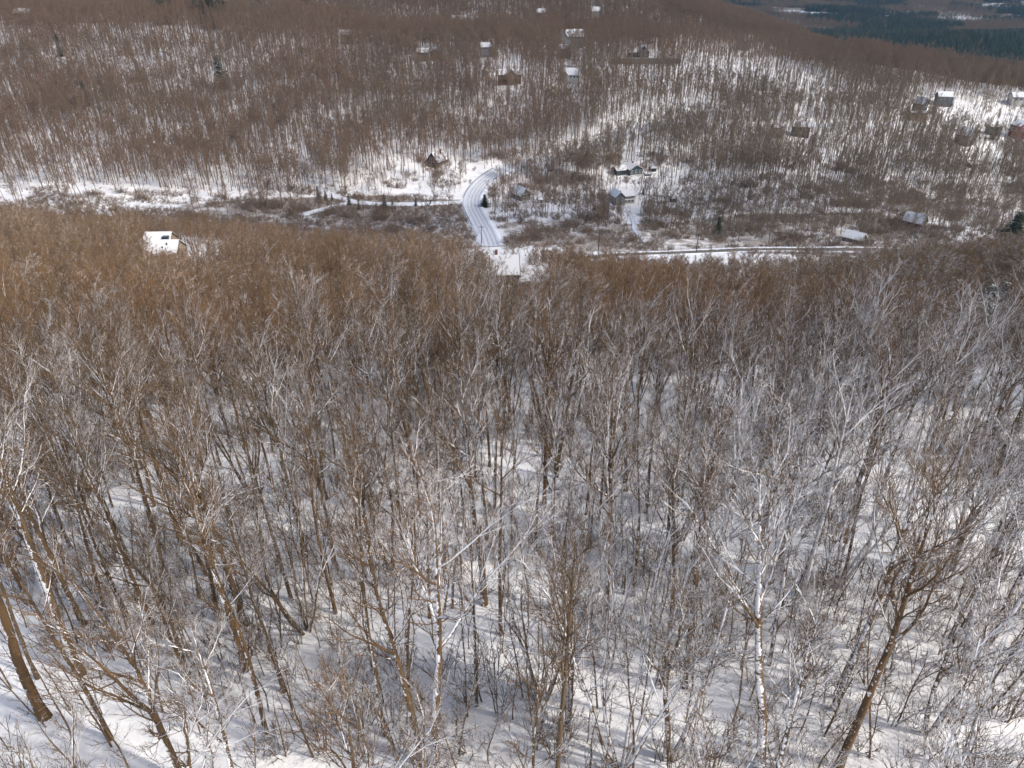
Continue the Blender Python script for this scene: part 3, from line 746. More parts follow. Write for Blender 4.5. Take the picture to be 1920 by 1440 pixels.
# guard rail along the outside of the bend, and the poles
def at_line(L, s_off, i):
    d = L[min(i + 1, len(L) - 1)] - L[max(i - 1, 0)]; d = d / np.linalg.norm(d)
    return L[i] + np.array([d[1], -d[0]]) * s_off
L = ROADS['road'][0]
i0 = int(np.argmin(np.hypot(*(L - np.array(ground(905, 425))).T))); i1 = int(np.argmin(np.hypot(*(L - np.array(ground(938, 320))).T)))
side = -5.2
pr = [at_line(L, side, i) for i in range(i0, i1)]
for nm, lo, hi, lb in (('guard_rail', 0, int(len(pr) * 0.50), 'dark guard rail along the left snow bank of the lower road'), ('guard_rail', int(len(pr) * 0.56), len(pr), 'dark guard rail along the upper road bend')):
    q = pr[lo:hi]
    if len(q) < 4: continue
    c = q[0]; zc = float(H(*c)); o = empty(nm, (c[0], c[1], zc)); tag(o, lb, 'guard rail', 'guard rails beside the road')
    b = MB()
    for p0, p1 in zip(q[:-1:2], q[2::2]):
        z0, z1 = float(H(*p0)) - zc + 0.62, float(H(*p1)) - zc + 0.62
        a = Vector((p0[0] - c[0], p0[1] - c[1], z0)); e = Vector((p1[0] - c[0], p1[1] - c[1], z1)); dd = (e - a).normalized().cross(Vector((0, 0, 1))) * 0.05
        b.poly([a + dd, e + dd, e - dd, a - dd] + [v + Vector((0, 0, 0.34)) for v in (a + dd, e + dd, e - dd, a - dd)], [(0, 3, 2, 1), (4, 5, 6, 7), (0, 1, 5, 4), (1, 2, 6, 5), (2, 3, 7, 6), (3, 0, 4, 7)])
    b.build('rail', M['metal'], o)
    for p0 in q[::3]:
        z0 = float(H(*p0)) - zc
        MB().box(p0[0] - c[0] - 0.08, p0[0] - c[0] + 0.08, p0[1] - c[1] + 0.06, p0[1] - c[1] + 0.22, z0 - 0.6, z0 + 0.95).build('post', M['dark_wood'], o)
def pole(px, py, h, label):
    x, y = ground(px, py); o = empty('utility_pole', (x, y, float(H(x, y)))); tag(o, label, 'utility pole', 'utility poles in the valley')
    MB().tube((0, 0, -1), (0, 0, h), 0.17, 0.11).build('pole', M['dark_wood'], o)
    MB().box(-1.1, 1.1, -0.06, 0.06, h - 0.9, h - 0.75).build('crossarm', M['dark_wood'], o)
    for q in (-0.95, 0.0, 0.95): MB().tube((q, 0, h - 0.75), (q, 0, h - 0.5), 0.06, 0.04).build('insulator', M['metal'], o)
pole(903, 459, 8.5, 'utility pole on the left snow bank near the lower end of the road')
pole(1122, 470, 8, 'utility pole beside the left end of the bare wet road')
pole(1305, 474, 8, 'utility pole beside the middle of the bare wet road')
pole(938, 340, 7.5, 'utility pole right of the upper road bend')

# ------------------------------------------------------------------ woods
def proto(name, VF, mat, col=(0.4, 0.3, 0, 1), mesh=None):
    me = mesh or mesh_np(name, VF[0], VF[1], mat, True)
    o = bpy.data.objects.new(name, me); o.color = col
    return o
def scatter(name, pts, rotz, scl, var, protos, label, snow, hue, tilt=None):
    """ONE object: instances of the prototypes on a set of points"""
    c = bpy.data.collections.new(name + '_kinds')
    for o in protos: c.objects.link(o)
    n = len(pts)
    rot = np.zeros((n, 3)); rot[:, 2] = rotz
    if tilt is not None: rot[:, :2] = tilt
    me = mesh_np(name, pts, np.zeros((0, 3), np.int32), None, False, {'rot': rot, 'scl': scl, 'tint': np.c_[np.clip(snow, 0, 1.2) * np.ones(n), np.clip(hue, 0, 1) * np.ones(n), np.ones(n)], 'var': np.asarray(var, int)})
    o = link(name, me)
    ng = bpy.data.node_groups.new(name + '_nodes', 'GeometryNodeTree')
    ng.interface.new_socket('Geometry', in_out='INPUT', socket_type='NodeSocketGeometry')
    ng.interface.new_socket('Geometry', in_out='OUTPUT', socket_type='NodeSocketGeometry')
    N_ = ng.nodes; gi = N_.new('NodeGroupInput'); go = N_.new('NodeGroupOutput')
    ip = N_.new('GeometryNodeInstanceOnPoints'); ci = N_.new('GeometryNodeCollectionInfo')
    ci.inputs['Collection'].default_value = c; ci.inputs['Separate Children'].default_value = True; ci.inputs['Reset Children'].default_value = True
    def attr(nm, ty):
        a = N_.new('GeometryNodeInputNamedAttribute'); a.data_type = ty; a.inputs['Name'].default_value = nm
        return a.outputs['Attribute']
    ip.inputs['Pick Instance'].default_value = True
    K = ng.links.new
    K(gi.outputs[0], ip.inputs['Points']); K(ci.outputs[0], ip.inputs['Instance'])
    K(attr('var', 'INT'), ip.inputs['Instance Index']); K(attr('rot', 'FLOAT_VECTOR'), ip.inputs['Rotation']); K(attr('scl', 'FLOAT_VECTOR'), ip.inputs['Scale'])
    K(ip.outputs[0], go.inputs[0])
    md = o.modifiers.new('instances', 'NODES'); md.node_group = ng
    tag(o, label, kind='stuff')
    return o
def jitter_grid(x0, x1, y0, y1, sp, r):
    gx, gy = np.meshgrid(np.arange(x0, x1, sp), np.arange(y0, y1, sp))
    return gx.ravel() + r.uniform(-0.46, 0.46, gx.size) * sp, gy.ravel() + r.uniform(-0.46, 0.46, gx.size) * sp
def vnoise(x, y, s, seed=0):
    """smooth value noise, 0..1"""
    r = np.random.default_rng(seed); T = r.random((64, 64))
    x = x / s; y = y / s; i = np.floor(x).astype(int); j = np.floor(y).astype(int); fx = x - i; fy = y - j
    fx = fx * fx * (3 - 2 * fx); fy = fy * fy * (3 - 2 * fy)
    g_ = lambda a, b: T[a % 64, b % 64]
    return (g_(i, j) * (1 - fx) + g_(i + 1, j) * fx) * (1 - fy) + (g_(i, j + 1) * (1 - fx) + g_(i + 1, j + 1) * fx) * fy
def clear_of_roads(x, y, pad=2.5):
    ok = np.ones(len(x), bool)
    for k, (L_, hw, _) in ROADS.items():
        near = (x > L_[:, 0].min() - 15) & (x < L_[:, 0].max() + 15) & (y > L_[:, 1].min() - 15) & (y < L_[:, 1].max() + 15)
        if near.any():
            idx = np.where(near)[0]
            ok[idx] &= dist_line(x[idx], y[idx], L_) > hw + pad
    return ok
def clear_of_houses(x, y, front=True):
    ok = np.ones(len(x), bool)
    for hx, hy, hr in HOUSES:
        ok &= np.hypot(x - hx, y - hy) > hr
        if front and hy < 480 and hx < 120: ok &= ~((np.abs(x - hx) < hr * 0.8) & (y < hy) & (y > hy - 20))
        if front: ok &= ~((np.abs(x - hx - 0.0) < hr * 0.75) & (y < hy) & (y > hy - (45 if hy > 480 else 24)) & (vnoise(x, y, 7, 77) < 0.55))
    return ok
EDGE_X = np.array([-400, 0, 200, 330, 450, 560, 700, 750, 860, 893, 905, 928, 945, 1000, 1080, 1130, 1300, 1500, 1650, 1750, 1920, 2400])
EDGE_Y = np.array([388, 388, 395, 405, 418, 432, 436, 436, 444, 456, 474, 474, 463, 460, 466, 474, 483, 482, 472, 456, 440, 440])
def below_edge(x, y, top, slack):
    """the wood ends along the valley: crowns stay under its edge, and lower still before the two houses"""
    px, py, _ = project(x, y, top)
    lim = np.interp(px, EDGE_X, EDGE_Y) - slack
    ok = py > lim
    ok &= ~((px > 258) & (px < 352) & (y < 238) & (py < 466))
    ok &= ~((px > 915) & (px < 968) & (y < 206) & (py < 512)) & ~((px >= 965) & (px < 1032) & (y < 206) & (py < 522)) 
    ok &= ~((px > 345) & (px < 425) & (y < 238) & (y > 170) & (py < 500))
    return ok

HEM = [(1700, 622, 104, 'snow loaded hemlock left of the group in the dark wood at right'), (1815, 672, 150, 'biggest snow loaded hemlock of the dark wood at right'), (1850, 640, 120, 'hemlock behind the biggest snow loaded one'), (1760, 655, 112, 'hemlock with white boughs between the other two'), (1895, 655, 122, 'hemlock at the right border of the dark wood')]
HEMP = [ground(a[0], a[1]) for a in HEM]
def clear_of_hemlocks(x, y):
    ok = np.ones(len(x), bool)
    for hx_, hy_ in HEMP: ok &= ~((np.hypot(x - hx_, y - hy_) < 3.2) | ((np.abs(x - hx_ * y / hy_) < 2.6) & (y < hy_) & (y > hy_ - 16)))
    return ok
# --- foreground trees: every one a thing of its own
STY = []; JOINED = []
def style(kind, **kw):
    (tv, tf), (cv, cf, ca) = grow_tree(100 + len(STY) * 7, **kw)
    jv, jf = join([(tv, tf), (cv, cf)])
    jm = mesh_np('wood_tree', jv, jf, [M['bark'], M['mid_twig']], True, {'fine': np.r_[np.zeros(len(tv)), ca]})
    jm.polygons.foreach_set('material_index', np.r_[np.zeros(len(tf), np.int32), np.ones(len(cf), np.int32)])
    JOINED.append(jm)
    STY.append((kind, mesh_np('bare_tree_trunk', tv, tf, M['bark'], True), mesh_np('bare_tree_crown', cv, cf, M['twig'], True, {'fine': ca})))
for q in range(4): style('tall', h=17.5 + q * 0.6, rad=0.18 + 0.015 * q, t0=0.48 + 0.03 * q, limbs=8, limb_ang=0.48, limb_len=0.38, up=0.8, wob=0.028, lean=0.02, density=0.9)
for q in range(2): style('fork', h=17.0, n=2, rad=0.165, spread=0.13, t0=0.36, limbs=8, limb_len=0.33, density=0.8)
for q in range(2): style('clump', h=15.5, n=5, rad=0.115, spread=0.27, t0=0.34, limbs=6, limb_len=0.30, limb_ang=0.5, density=0.62)
for q in range(2): style('fan', h=14.5, n=1, rad=0.20, t0=0.20, limbs=17, limb_ang=0.55, limb_len=0.60, up=0.9, density=1.0)
for q in range(5): style('slim', h=15.5 + 0.7 * q, n=1, rad=0.115 + 0.008 * q, t0=0.54 + 0.03 * (q % 3), limbs=7 + q % 2, limb_ang=0.46, limb_len=0.27, up=0.8, density=0.7, wob=0.03, lean=0.02)
KIND = {}
for i, s_ in enumerate(STY): KIND.setdefault(s_[0], []).append(i)
NTREE = 0
def bare_tree(x, y, var, rz, sc, snow, hue, label, group=None, tilt=(0, 0)):
    global NTREE
    kind, tm, cm = STY[var]
    z = float(H(x, y))
    o = empty('bare_tree', (x, y, z - 0.05)); o.rotation_euler = (tilt[0], tilt[1], rz); o.scale = sc
    tag(o, label, 'tree', group)
    for nm, me in (('trunk', tm), ('crown', cm)):
        c = link(nm, me, o); c.color = (snow, hue, 0, 1)
    NTREE += 1
    return o
placed = []
def hero(px, py, kind, k, rz, h, snow, hue, label, tilt=(0, 0), fat=1.0):
    x, y = ground(px, py); v = KIND[kind][k % len(KIND[kind])]
    h0 = dict(tall=18, fork=17, clump=15.5, fan=14.5, slim=16)[kind]
    f = h / h0
    bare_tree(x, y, v, rz, (f * fat, f * fat, f), snow * 0.85, hue, label, None, tilt)
    placed.append((x, y))
hero(85, 1345, 'tall', 3, 0.4, 19, 0.25, 0.2, 'stout brown trunk rising at the lower left border', (0, -0.03), 1.25)
hero(345, 1470, 'fork', 0, 1.2, 17, 0.55, 0.35, 'forked tree with long twiggy limbs in the lower left corner')
hero(790, 1432, 'tall', 0, 2.2, 18, 0.45, 0.1, 'dark stem with snow patches left of the leaning tree at the bottom', (0, 0.02))
hero(815, 1428, 'tall', 1, 5.0, 19, 0.85, 0.2, 'snow plastered tree leaning right at the bottom middle', (0.02, 0.13), 1.1)
hero(702, 1262, 'slim', 1, 0.3, 17, 0.25, 0.0, 'slender straight brown tree on open snow left of the leaning tree')
hero(1165, 1440, 'clump', 0, 0.9, 16, 0.9, 0.6, 'clump of white snowy stems fanning up at the bottom right of centre')
hero(1255, 1425, 'fork', 1, 2.5, 17, 0.7, 0.5, 'forked snowy tree just right of the white fanning clump')
hero(1572, 1436, 'tall', 2, 4.1, 18, 0.3, 0.2, 'straight brown trunk leaning right on bare snow at the lower right', (0, 0.06))
hero(1425, 1440, 'tall', 3, 3.3, 18, 0.85, 0.4, 'thick white sided trunk with long right reaching limbs at lower right', (0, 0.10), 1.1)
hero(1335, 1085, 'fan', 0, 0.2, 15, 1.15, 0.7, 'widest white fan shaped crown in the middle right of the wood', (0, 0.02), 1.3)
hero(782, 905, 'tall', 1, 1.7, 17, 0.45, 0.2, 'dark straight trunk with spreading snowy crown in the middle of the wood', (0, 0), 1.3)
hero(918, 875, 'slim', 2, 2.6, 16, 0.2, 0.1, 'thin dark trunk standing right of the spreading snowy crown')
hero(1098, 965, 'slim', 0, 4.0, 16, 0.2, 0.1, 'left one of two close dark trunks over a bright snow gap')
hero(1124, 975, 'slim', 1, 1.0, 15, 0.3, 0.2, 'right one of two close dark trunks over a bright snow gap')
hero(215, 1010, 'fan', 1, 2.0, 16, 0.8, 0.5, 'wide crown with long white arching limbs at the left', (0, 0), 1.2)
hero(560, 980, 'fork', 0, 4.2, 16, 0.95, 0.6, 'white limbed forked tree left of the dark straight trunk')
hero(1770, 1100, 'clump', 1, 2.2, 16, 0.95, 0.6, 'snow white clump of leaning stems near the right border', (0, 0.05))
hero(1600, 830, 'fan', 0, 3.2, 14, 0.95, 0.7, 'white fan crown standing out of the dark wood at the right')
hero(1640, 790, 'tall', 2, 0.5, 17, 0.4, 0.2, 'tall dark tree rising over the white fan crown at the right')
hero(1810, 1260, 'fork', 1, 5.1, 17, 0.9, 0.5, 'snowy forked tree with drooping white twigs at the right border')
r = np.random.default_rng(77)
cx_, cy_ = jitter_grid(-150, 150, 9, 190, 4.15, r)
keep = r.random(len(cx_)) < 0.93
cx_, cy_ = cx_[keep], cy_[keep]
PL = np.array(placed)
keep = (np.hypot(cx_[:, None] - PL[None, :, 0], cy_[:, None] - PL[None, :, 1]).min(1) > 3.0)
cx_, cy_ = cx_[keep], cy_[keep]
cz_ = H(cx_, cy_)
pxb, pyb, fb = project(cx_, cy_, cz_); pxt, pyt, ft = project(cx_, cy_, cz_ + 17)
# the bottom of the picture is a thin stand: fewer crowns hang over the near snow
keep = ~((pyb > 1440) & (r.random(len(cx_)) < 0.54))
inview = clear_of_hemlocks(cx_, cy_) & (pxb > -60) & (pxb < 1980) & (pyt < 1430) & (pxt > -250) & (pxt < 2170) & keep
order = np.argsort(np.where(inview, fb, 1e9))
near_idx = order[:280]
F_NEAR = fb[near_idx].max()
used = np.zeros(len(cx_), bool); used[near_idx] = True
pool = KIND['tall'] * 4 + KIND['slim'] * 6 + KIND['fork'] * 3 + KIND['clump'] * 1
for i in near_idx:
    v = pool[r.integers(len(pool))]; f = r.uniform(0.84, 1.08); wd = f * r.uniform(0.9, 1.15)
    sn = float(np.clip(r.normal(0.53 + 0.08 * (cx_[i] > 5), 0.16), 0.05, 0.95)); hu = float(r.random())
    k_ = STY[v][0]
    if k_ == 'slim': sn *= 0.7
    lb = {'tall': ('tall single stemmed bare tree of the near wood', ), 'slim': ('slender bare tree with a narrow crown in the near wood', ), 'fork': ('bare tree forking low into two stems in the near wood', ),
          'clump': ('bare tree of several stems from one root in the near wood', ), 'fan': ('bare tree with low fan shaped crown in the near wood', )}[k_][0]
    lb += ', white with clinging snow' if sn > 0.62 else (', dusted with snow' if sn > 0.35 else ', brown and nearly snowless')
    bare_tree(cx_[i], cy_[i], v, r.uniform(0, 6.28), (wd, wd, f), sn, hu, lb, 'bare trees of the near wood', (r.normal(0, 0.022), r.normal(0.0, 0.022)))

# --- young trees and undergrowth
SAP = []
for q in range(4):
    rr_ = np.random.default_rng(900 + q)
    P0, R0 = stems(rr_, 6.0 + q * 0.8, 1, 0.045, K=8, lean=0.06, wob=0.05, flare=False)
    P1, R1, L1 = kids(rr_, P0, R0, np.array([5.5]), 16, 0.2, 0.98, 0.75, 0.2, 0.26, 5, 0.4, 0.1, 0.5, 0.010, 0.5)
    P2, R2, L2 = kids(rr_, P1, R1, L1, 7, 0.15, 1, 0.65, 0.2, 0.45, 4, 0.3, 0.1, 0.7, 0.007, 0.6)
    V, F = join([tubes(P0, R0, 5), tubes(P1, R1, 4), tubes(P2, R2, 3)])
    SAP.append(mesh_np('sapling', V, F, M['twig'], True))
sx, sy = jitter_grid(-70, 70, 16, 75, 2.3, r)
sz = H(sx, sy); spx, spy, sf = project(sx, sy, sz)
kp = np.where((spx > 0) & (spx < 1920) & (spy < 1500))[0]
kp = kp[np.argsort(sf[kp])][:295]
for i in kp:
    f = r.uniform(0.6, 1.25)
    o = link('sapling', SAP[r.integers(4)], None, (sx[i], sy[i], sz[i] - 0.03)); o.rotation_euler = (r.normal(0, 0.06), r.normal(0, 0.06), r.uniform(0, 6.28)); o.scale = (f, f, f)
    o.color = (float(np.clip(r.normal(0.3, 0.15), 0, 0.8)), float(r.random()), 0, 1)
    tag(o, 'thin whip of a young bare tree standing in the near snow', 'sapling', 'saplings under the near wood')
def grow_shrub(seed, h=1.6, n=9, spread=0.5, r_=0.012, kids2=7, kids3=0):
    rr_ = np.random.default_rng(seed)
    P0, R0 = stems(rr_, h, n, r_ * 1.6, K=6, spread=spread, lean=0.1, wob=0.09, flare=False)
    P1, R1, L1 = kids(rr_, P0, R0, np.full(n, h), kids2, 0.2, 1, 0.6, 0.2, 0.42, 4, 0.3, 0.12, 0.8, r_, 0.6)
    out = [tubes(P0, R0, 4), tubes(P1, R1, 3)]
    if kids3:
        P2, R2, L2 = kids(rr_, P1, R1, L1, kids3, 0.2, 1, 0.6, 0.2, 0.5, 3, 0.2, 0.12, 0.9, r_ * 0.8, 0.7); out.append(tubes(P2, R2, 3))
    return join(out)
UP = [proto('shrub', grow_shrub(40 + q, 2.0 + 0.5 * q, 6, 0.42, 0.013, 6, 3), M['twig'], (0.25 + 0.1 * q, 0.2 * q, 0, 1)) for q in range(4)]
ux, uy = jitter_grid(-120, 120, 14, 120, 1.9, r)
up_, vp_, _f = project(ux, uy, H(ux, uy)); kk = (up_ > -150) & (up_ < 2070) & (vp_ < 1560) & (vnoise(ux, uy, 9.0, 3) > 0.42)
ux, uy = ux[kk], uy[kk]; n_ = len(ux); f = r.uniform(0.5, 1.3, n_)
scatter('undergrowth', np.c_[ux, uy, H(ux, uy) - 0.02], r.uniform(0, 6.28, n_), np.c_[f, f, f * r.uniform(0.8, 1.2, n_)], r.integers(0, 4, n_), UP, 'brown twiggy undergrowth poking through the snow of the near wood', r.normal(0.35, 0.15, n_), r.random(n_))

# --- the rest of the near slope's wood
WOOD = [proto('wood_tree', grow_wood(300 + q, 15.5 + 0.5 * q, n=(1, 1, 2, 1, 3, 1, 1, 1)[q], rad=(0.17, 0.15, 0.13, 0.16, 0.10, 0.12, 0.14, 0.18)[q], spread=0.18, t0=(0.45, 0.4, 0.35, 0.5, 0.35, 0.5, 0.4, 0.25)[q],
                                       limbs=(10, 10, 7, 9, 6, 9, 10, 15)[q], m2=7, m3=8, r2=0.026, r3=0.027, limb_len=(0.33, 0.3, 0.3, 0.33, 0.28, 0.26, 0.33, 0.48)[q]), M['wood'],
              ((0.1, 0.2, 0.25, 0.15, 0.5, 0.05, 0.3, 0.55)[q], q / 8, 0, 1)) for q in range(8)]
NW = len(WOOD); WOOD += [proto('wood_tree', None, None, (0.20 + 0.10 * (q % 5), (q * 0.37) % 1, 0, 1), m_) for q, m_ in enumerate(JOINED)]
wx, wy = jitter_grid(-420, 420, 20, 345, 4.15, r)
first = np.concatenate([[False] * 0, np.zeros(len(wx), bool)])
wz = H(wx, wy); px_, py_, f_ = project(wx, wy, wz)
rest = (~used) & inview                        # candidates left over from the individual trees
keepw = (f_ > F_NEAR + 1.5) & (px_ > -420) & (px_ < 2340)
wx, wy = wx[keepw], wy[keepw]
wh = r.uniform(0.72, 1.02, len(wx))
n1 = vnoise(wx, wy, 30, 5)
ok = (n1 > 0.10) & clear_of_hemlocks(wx, wy) & clear_of_roads(wx, wy) & clear_of_houses(wx, wy, False)
var = r.integers(0, 8, len(wx)); n2 = vnoise(wx, wy, 22, 9)
var = np.where((n2 < 0.35) & (r.random(len(wx)) < 0.6), np.array([0, 3, 5])[r.integers(0, 3, len(wx))], var)
_, _, fw = project(wx, wy, H(wx, wy)); var = np.where(fw < 128 + r.normal(0, 30, len(wx)), NW + r.integers(0, len(JOINED), len(wx)), var)
tops = []
for o_ in WOOD:
    co = np.empty(len(o_.data.vertices) * 3, np.float32); o_.data.vertices.foreach_get('co', co); tops.append(float(np.percentile(co[2::3], 99.7)))
tall = np.array(tops)[var]
sl_ = r.normal(0, 9, len(wx)) + 14 * (vnoise(wx, wy, 14, 71) - 0.5); fit = np.zeros(len(wx))
for s_ in (1.0, 0.85, 0.7, 0.56, 0.42, 0.32, 0.22):                      # lower trees along the edge and before the houses
    good = below_edge(wx, wy, H(wx, wy) + tall * wh * s_, sl_) & (fit == 0)
    fit[good] = s_
ok &= (fit > 0); wh = wh * fit
wx, wy, wh, var, fw = wx[ok], wy[ok], wh[ok], var[ok], fw[ok]
wd = wh * r.uniform(0.95, 1.3, len(wx)) * np.where(wh < 0.5, 1.4, 1.0)
scatter('wood', np.c_[wx, wy, H(wx, wy) - 0.1], r.uniform(0, 6.28, len(wx)), np.c_[wd, wd, wh], var, WOOD, 'brown bare wood covering the lower slope down to the valley road', r.normal(0.16, 0.15, len(wx)) + 0.26 * np.clip((165 - fw) / 90, 0, 1), vnoise(wx, wy, 25, 61) * 0.6 - 0.15 + r.random(len(wx)) * 0.4 + 0.45 * sstep(10, 110, wx), r.normal(0, 0.03, (len(wx), 2)))
print('wood', len(wx))

# --- brush on the valley floor
BR = [proto('brush', grow_shrub(60 + q, 1.8 + 0.35 * q, 9, 0.6, 0.020, 6, 3), M['far_wood'], (0.55 + 0.12 * q, 0.3 * q, 0, 1)) for q in range(4)]
bx, by = jitter_grid(-330, 330, 285, 470, 2.3, r)
ib = inpoly(bx, by, BRUSH) | inpoly(bx, by, BRUSH2) | inpoly(bx, by, BRUSH3) | inpoly(bx, by, BRUSH4) & ~inpoly(bx, by, MEADOW)
im = inpoly(bx, by, MEADOW) | inpoly(bx, by, YARD) | inpoly(bx, by, YARD2) | inpoly(bx, by, YARD3)
nb_ = vnoise(bx, by, 14, 21)
nb_ = nb_ * 0.5 + vnoise(bx, by, 5.5, 22) * 0.5
pk = np.where(inpoly(bx, by, BRUSH3) & (nb_ > 0.33) & (vnoise(bx, by, 20, 24) > 0.25) & (r.random(len(bx)) < 0.8), True, np.where(ib, nb_ > 0.42, np.where(im, nb_ > 0.62, (nb_ > 0.52) & ((by < 395) | (bx > -20)))))
ok = pk & clear_of_roads(bx, by, 0.8) & clear_of_houses(bx, by, False)
bx, by = bx[ok], by[ok]; f = r.uniform(0.5, 1.3, len(bx)) * (0.8 + 0.7 * (vnoise(bx, by, 9, 23) > 0.7))
scatter('brush', np.c_[bx, by, H(bx, by) - 0.05], r.uniform(0, 6.28, len(bx)), np.c_[f * 1.2, f * 1.2, f], r.integers(0, 4, len(bx)), BR, 'tangled brown brush on the snowy valley floor beside the road', r.normal(0.35, 0.2, len(bx)), r.random(len(bx)))

# --- the wood of the valley and the far hill
LONE = [(*ground(a, b_), 3.8, 20) for a, b_ in ((418, 168), (165, 200), (116, 106), (134, 144), (264, 154), (1345, 440), (1888, 470))] + [(*ground(a, b_), 5, 40) for a, b_ in ((305, 40), (325, 38), (385, 44), (400, 44), (420, 42), (440, 36), (485, 32), (505, 30))]
FAR = [proto('hill_tree', grow_wood(400 + q, (21, 22, 20, 21, 18, 17, 18, 19)[q], rad=0.17, t0=(0.55, 0.6, 0.5, 0.58, 0.42, 0.38, 0.4, 0.45)[q], limbs=(7, 7, 8, 6, 11, 12, 11, 10)[q], m2=6, m3=6, r2=0.042, r3=0.042,
                                  limb_ang=(0.40, 0.38, 0.42, 0.36, 0.6, 0.65, 0.6, 0.6)[q], limb_len=(0.20, 0.18, 0.21, 0.19, 0.32, 0.36, 0.30, 0.28)[q], sides=4, k3=2), M['far_wood'],
              (0.1, q / 8, 0, 1)) for q in range(8)]
hx, hy = jitter_grid(-900, 760, 318, 1240, 3.7, r)
px_, py_, f_ = project(hx, hy, H(hx, hy) + 8)
ok = (px_ > -260) & (px_ < 2180) & (py_ > -120)
hx, hy = hx[ok], hy[ok]
nh = vnoise(hx, hy, 35, 31); nh2 = vnoise(hx, hy, 12, 33)
valley_ = (hy < 425 + 20 * (vnoise(hx, hy, 30, 8) - 0.5)) & (hx > -90)
dens = np.where(nh > 0.22, 0.95, 0.78)
inb = inpoly(hx, hy, BRUSH); inb2 = inpoly(hx, hy, BRUSH2)
dens = np.where(valley_, 0.92, dens); dens = np.where(inb, 0.22, dens); dens = np.where(inb2, 0.75, dens)
dens = np.where(inpoly(hx, hy, MEADOW), 0.01, dens)
for Y_, v_ in ((YARD, 0.30), (YARD2, 0.50), (YARD3, 0.50), (TOWN, 0.5)): dens = np.where(inpoly(hx, hy, Y_), v_, dens)
OPEN = world_poly([(1240, 82), (1430, 88), (1545, 148), (1640, 205), (1500, 190), (1280, 150)])
iop = inpoly(hx, hy, OPEN); dens = np.where(iop, 0.50, dens)
left_edge = (hx < -40) & (hy < 399); dens = np.where(left_edge, np.minimum(dens, 0.10), dens)
dens = np.where((hy < 345), np.minimum(dens, np.where(hx > 40, 0.35, 0.0)), dens)
ok = (0.794 * (hx - 284) + 0.608 * (hy - 1100) < 20) & (r.random(len(hx)) < dens) & clear_of_roads(hx, hy, 1.2) & clear_of_houses(hx, hy, True)
for lx, ly, rr_, fr_ in LONE: ok &= ~((np.hypot(hx - lx, hy - ly) < rr_) | ((np.abs(hx - lx) < rr_ * 0.8) & (hy < ly) & (hy > ly - fr_)))
hx, hy, iop = hx[ok], hy[ok], iop[ok]
beyond = (hx > 80) & (hy > 700)
fh = r.uniform(0.72, 1.10, len(hx)) * np.where((hy < 425) & (hx > -90), r.uniform(0.35, 0.75, len(hx)), 1.0)
fh = np.where(inpoly(hx, hy, TOWN), fh * 0.7, fh)
wd = fh * r.uniform(0.85, 1.2, len(hx)) * np.where((hy < 425) & (hx > -60), 1.25, 1.0)
scatter('hill_wood', np.c_[hx, hy, H(hx, hy) - 0.2], r.uniform(0, 6.28, len(hx)), np.c_[wd, wd, fh], np.where(vnoise(hx, hy, 26, 55) * 0.7 + vnoise(hx, hy, 80, 56) * 0.3 + r.normal(0, 0.1, len(hx)) > np.where(iop, 9, np.where(beyond | ((hy < 425) & (hx > -60)), 0.1, 0.44)), 4, 0) + r.integers(0, 4, len(hx)), FAR, 'grey brown bare wood with snow between its trunks on the far hill', r.normal(0.15, 0.1, len(hx)), vnoise(hx, hy, 45, 62) * 0.6 - 0.2 + r.random(len(hx)) * 0.4 + 0.6 * sstep(-20, 130, hx) * sstep(660, 560, hy), r.normal(0, 0.02, (len(hx), 2)))
print('hill', len(hx))

# --- evergreens
CON = [grow_conifer(500 + q, 12, (0.20, 0.24, 0.28)[q]) for q in range(3)]
CONM = [(mesh_np('conifer_trunk', a[0], a[1], M['bark'], True), mesh_np('conifer_crown', b[0], b[1], M['needles'])) for a, b in CON]
def conifer(px, py, hpx, label, v=0, wide=1.0, snow=0.4, blue=0.0, group=None, name='conifer', cat='conifer'):
    x, y = ground(px, py); z = float(H(x, y)); f = hpx * (0.85 if name == 'spruce' else 1.0) * project(x, y, z)[2] / FPX / 12.0 / cos(PITCH * 0.55)
    o = empty(name, (x, y, z - 0.1), random.uniform(0, 6.28), (f * wide, f * wide, f)); tag(o, label, cat, group)
    for nm, me in zip(('trunk', 'crown'), CONM[v]):
        c = link(nm, me, o); c.color = (snow, blue, 0, 1)
    return o
conifer(418, 168, 60, 'largest lone dark evergreen on the far hillside at upper left', 1, 1.35, 0.0)
conifer(165, 200, 46, 'dark evergreen left of the largest lone one', 0, 1.0, 0.2)
conifer(116, 106, 38, 'faint slim evergreen high on the upper left hillside', 0, 1, 0.3)
conifer(134, 144, 28, 'smallest dark evergreen on the upper left hillside', 1, 1, 0.2)
conifer(264, 154, 40, 'greyish evergreen half hidden between bare trees on the left hillside', 1, 1.2, 0.45)
gv = 'young spruces along the snowy lane'
for a in ((598, 376, 34, 'tallest of the young spruces at the left end of the lane', 0), (611, 376, 24, 'middle spruce of three at the left end of the lane', 0), (623, 376, 17, 'smallest spruce of three at the left end of the lane', 1),
          (655, 385, 28, 'bushy spruce standing above the lane between the trio and the snowy one', 1), (673, 393, 22, 'low spruce in the brush below the lane', 1), (722, 393, 36, 'snowy pale spruce standing tall in front of the lane', 1),
          (736, 385, 18, 'small spruce right beside the snowy pale one', 0), (780, 386, 20, 'squat double spruce beside the right part of the lane', 1), (807, 382, 12, 'tiny spruce on the lane near the road bend', 0), (792, 389, 9, 'tiny round spruce just below the lane', 2)):
    conifer(*a[:4], a[4], 1.0, 0.45, 0.5, gv, 'spruce', 'spruce')
conifer(909, 388, 24, 'round olive evergreen bush right of the road bend', 2, 1.9, 0.1, 0.0, None, 'bush', 'bush')
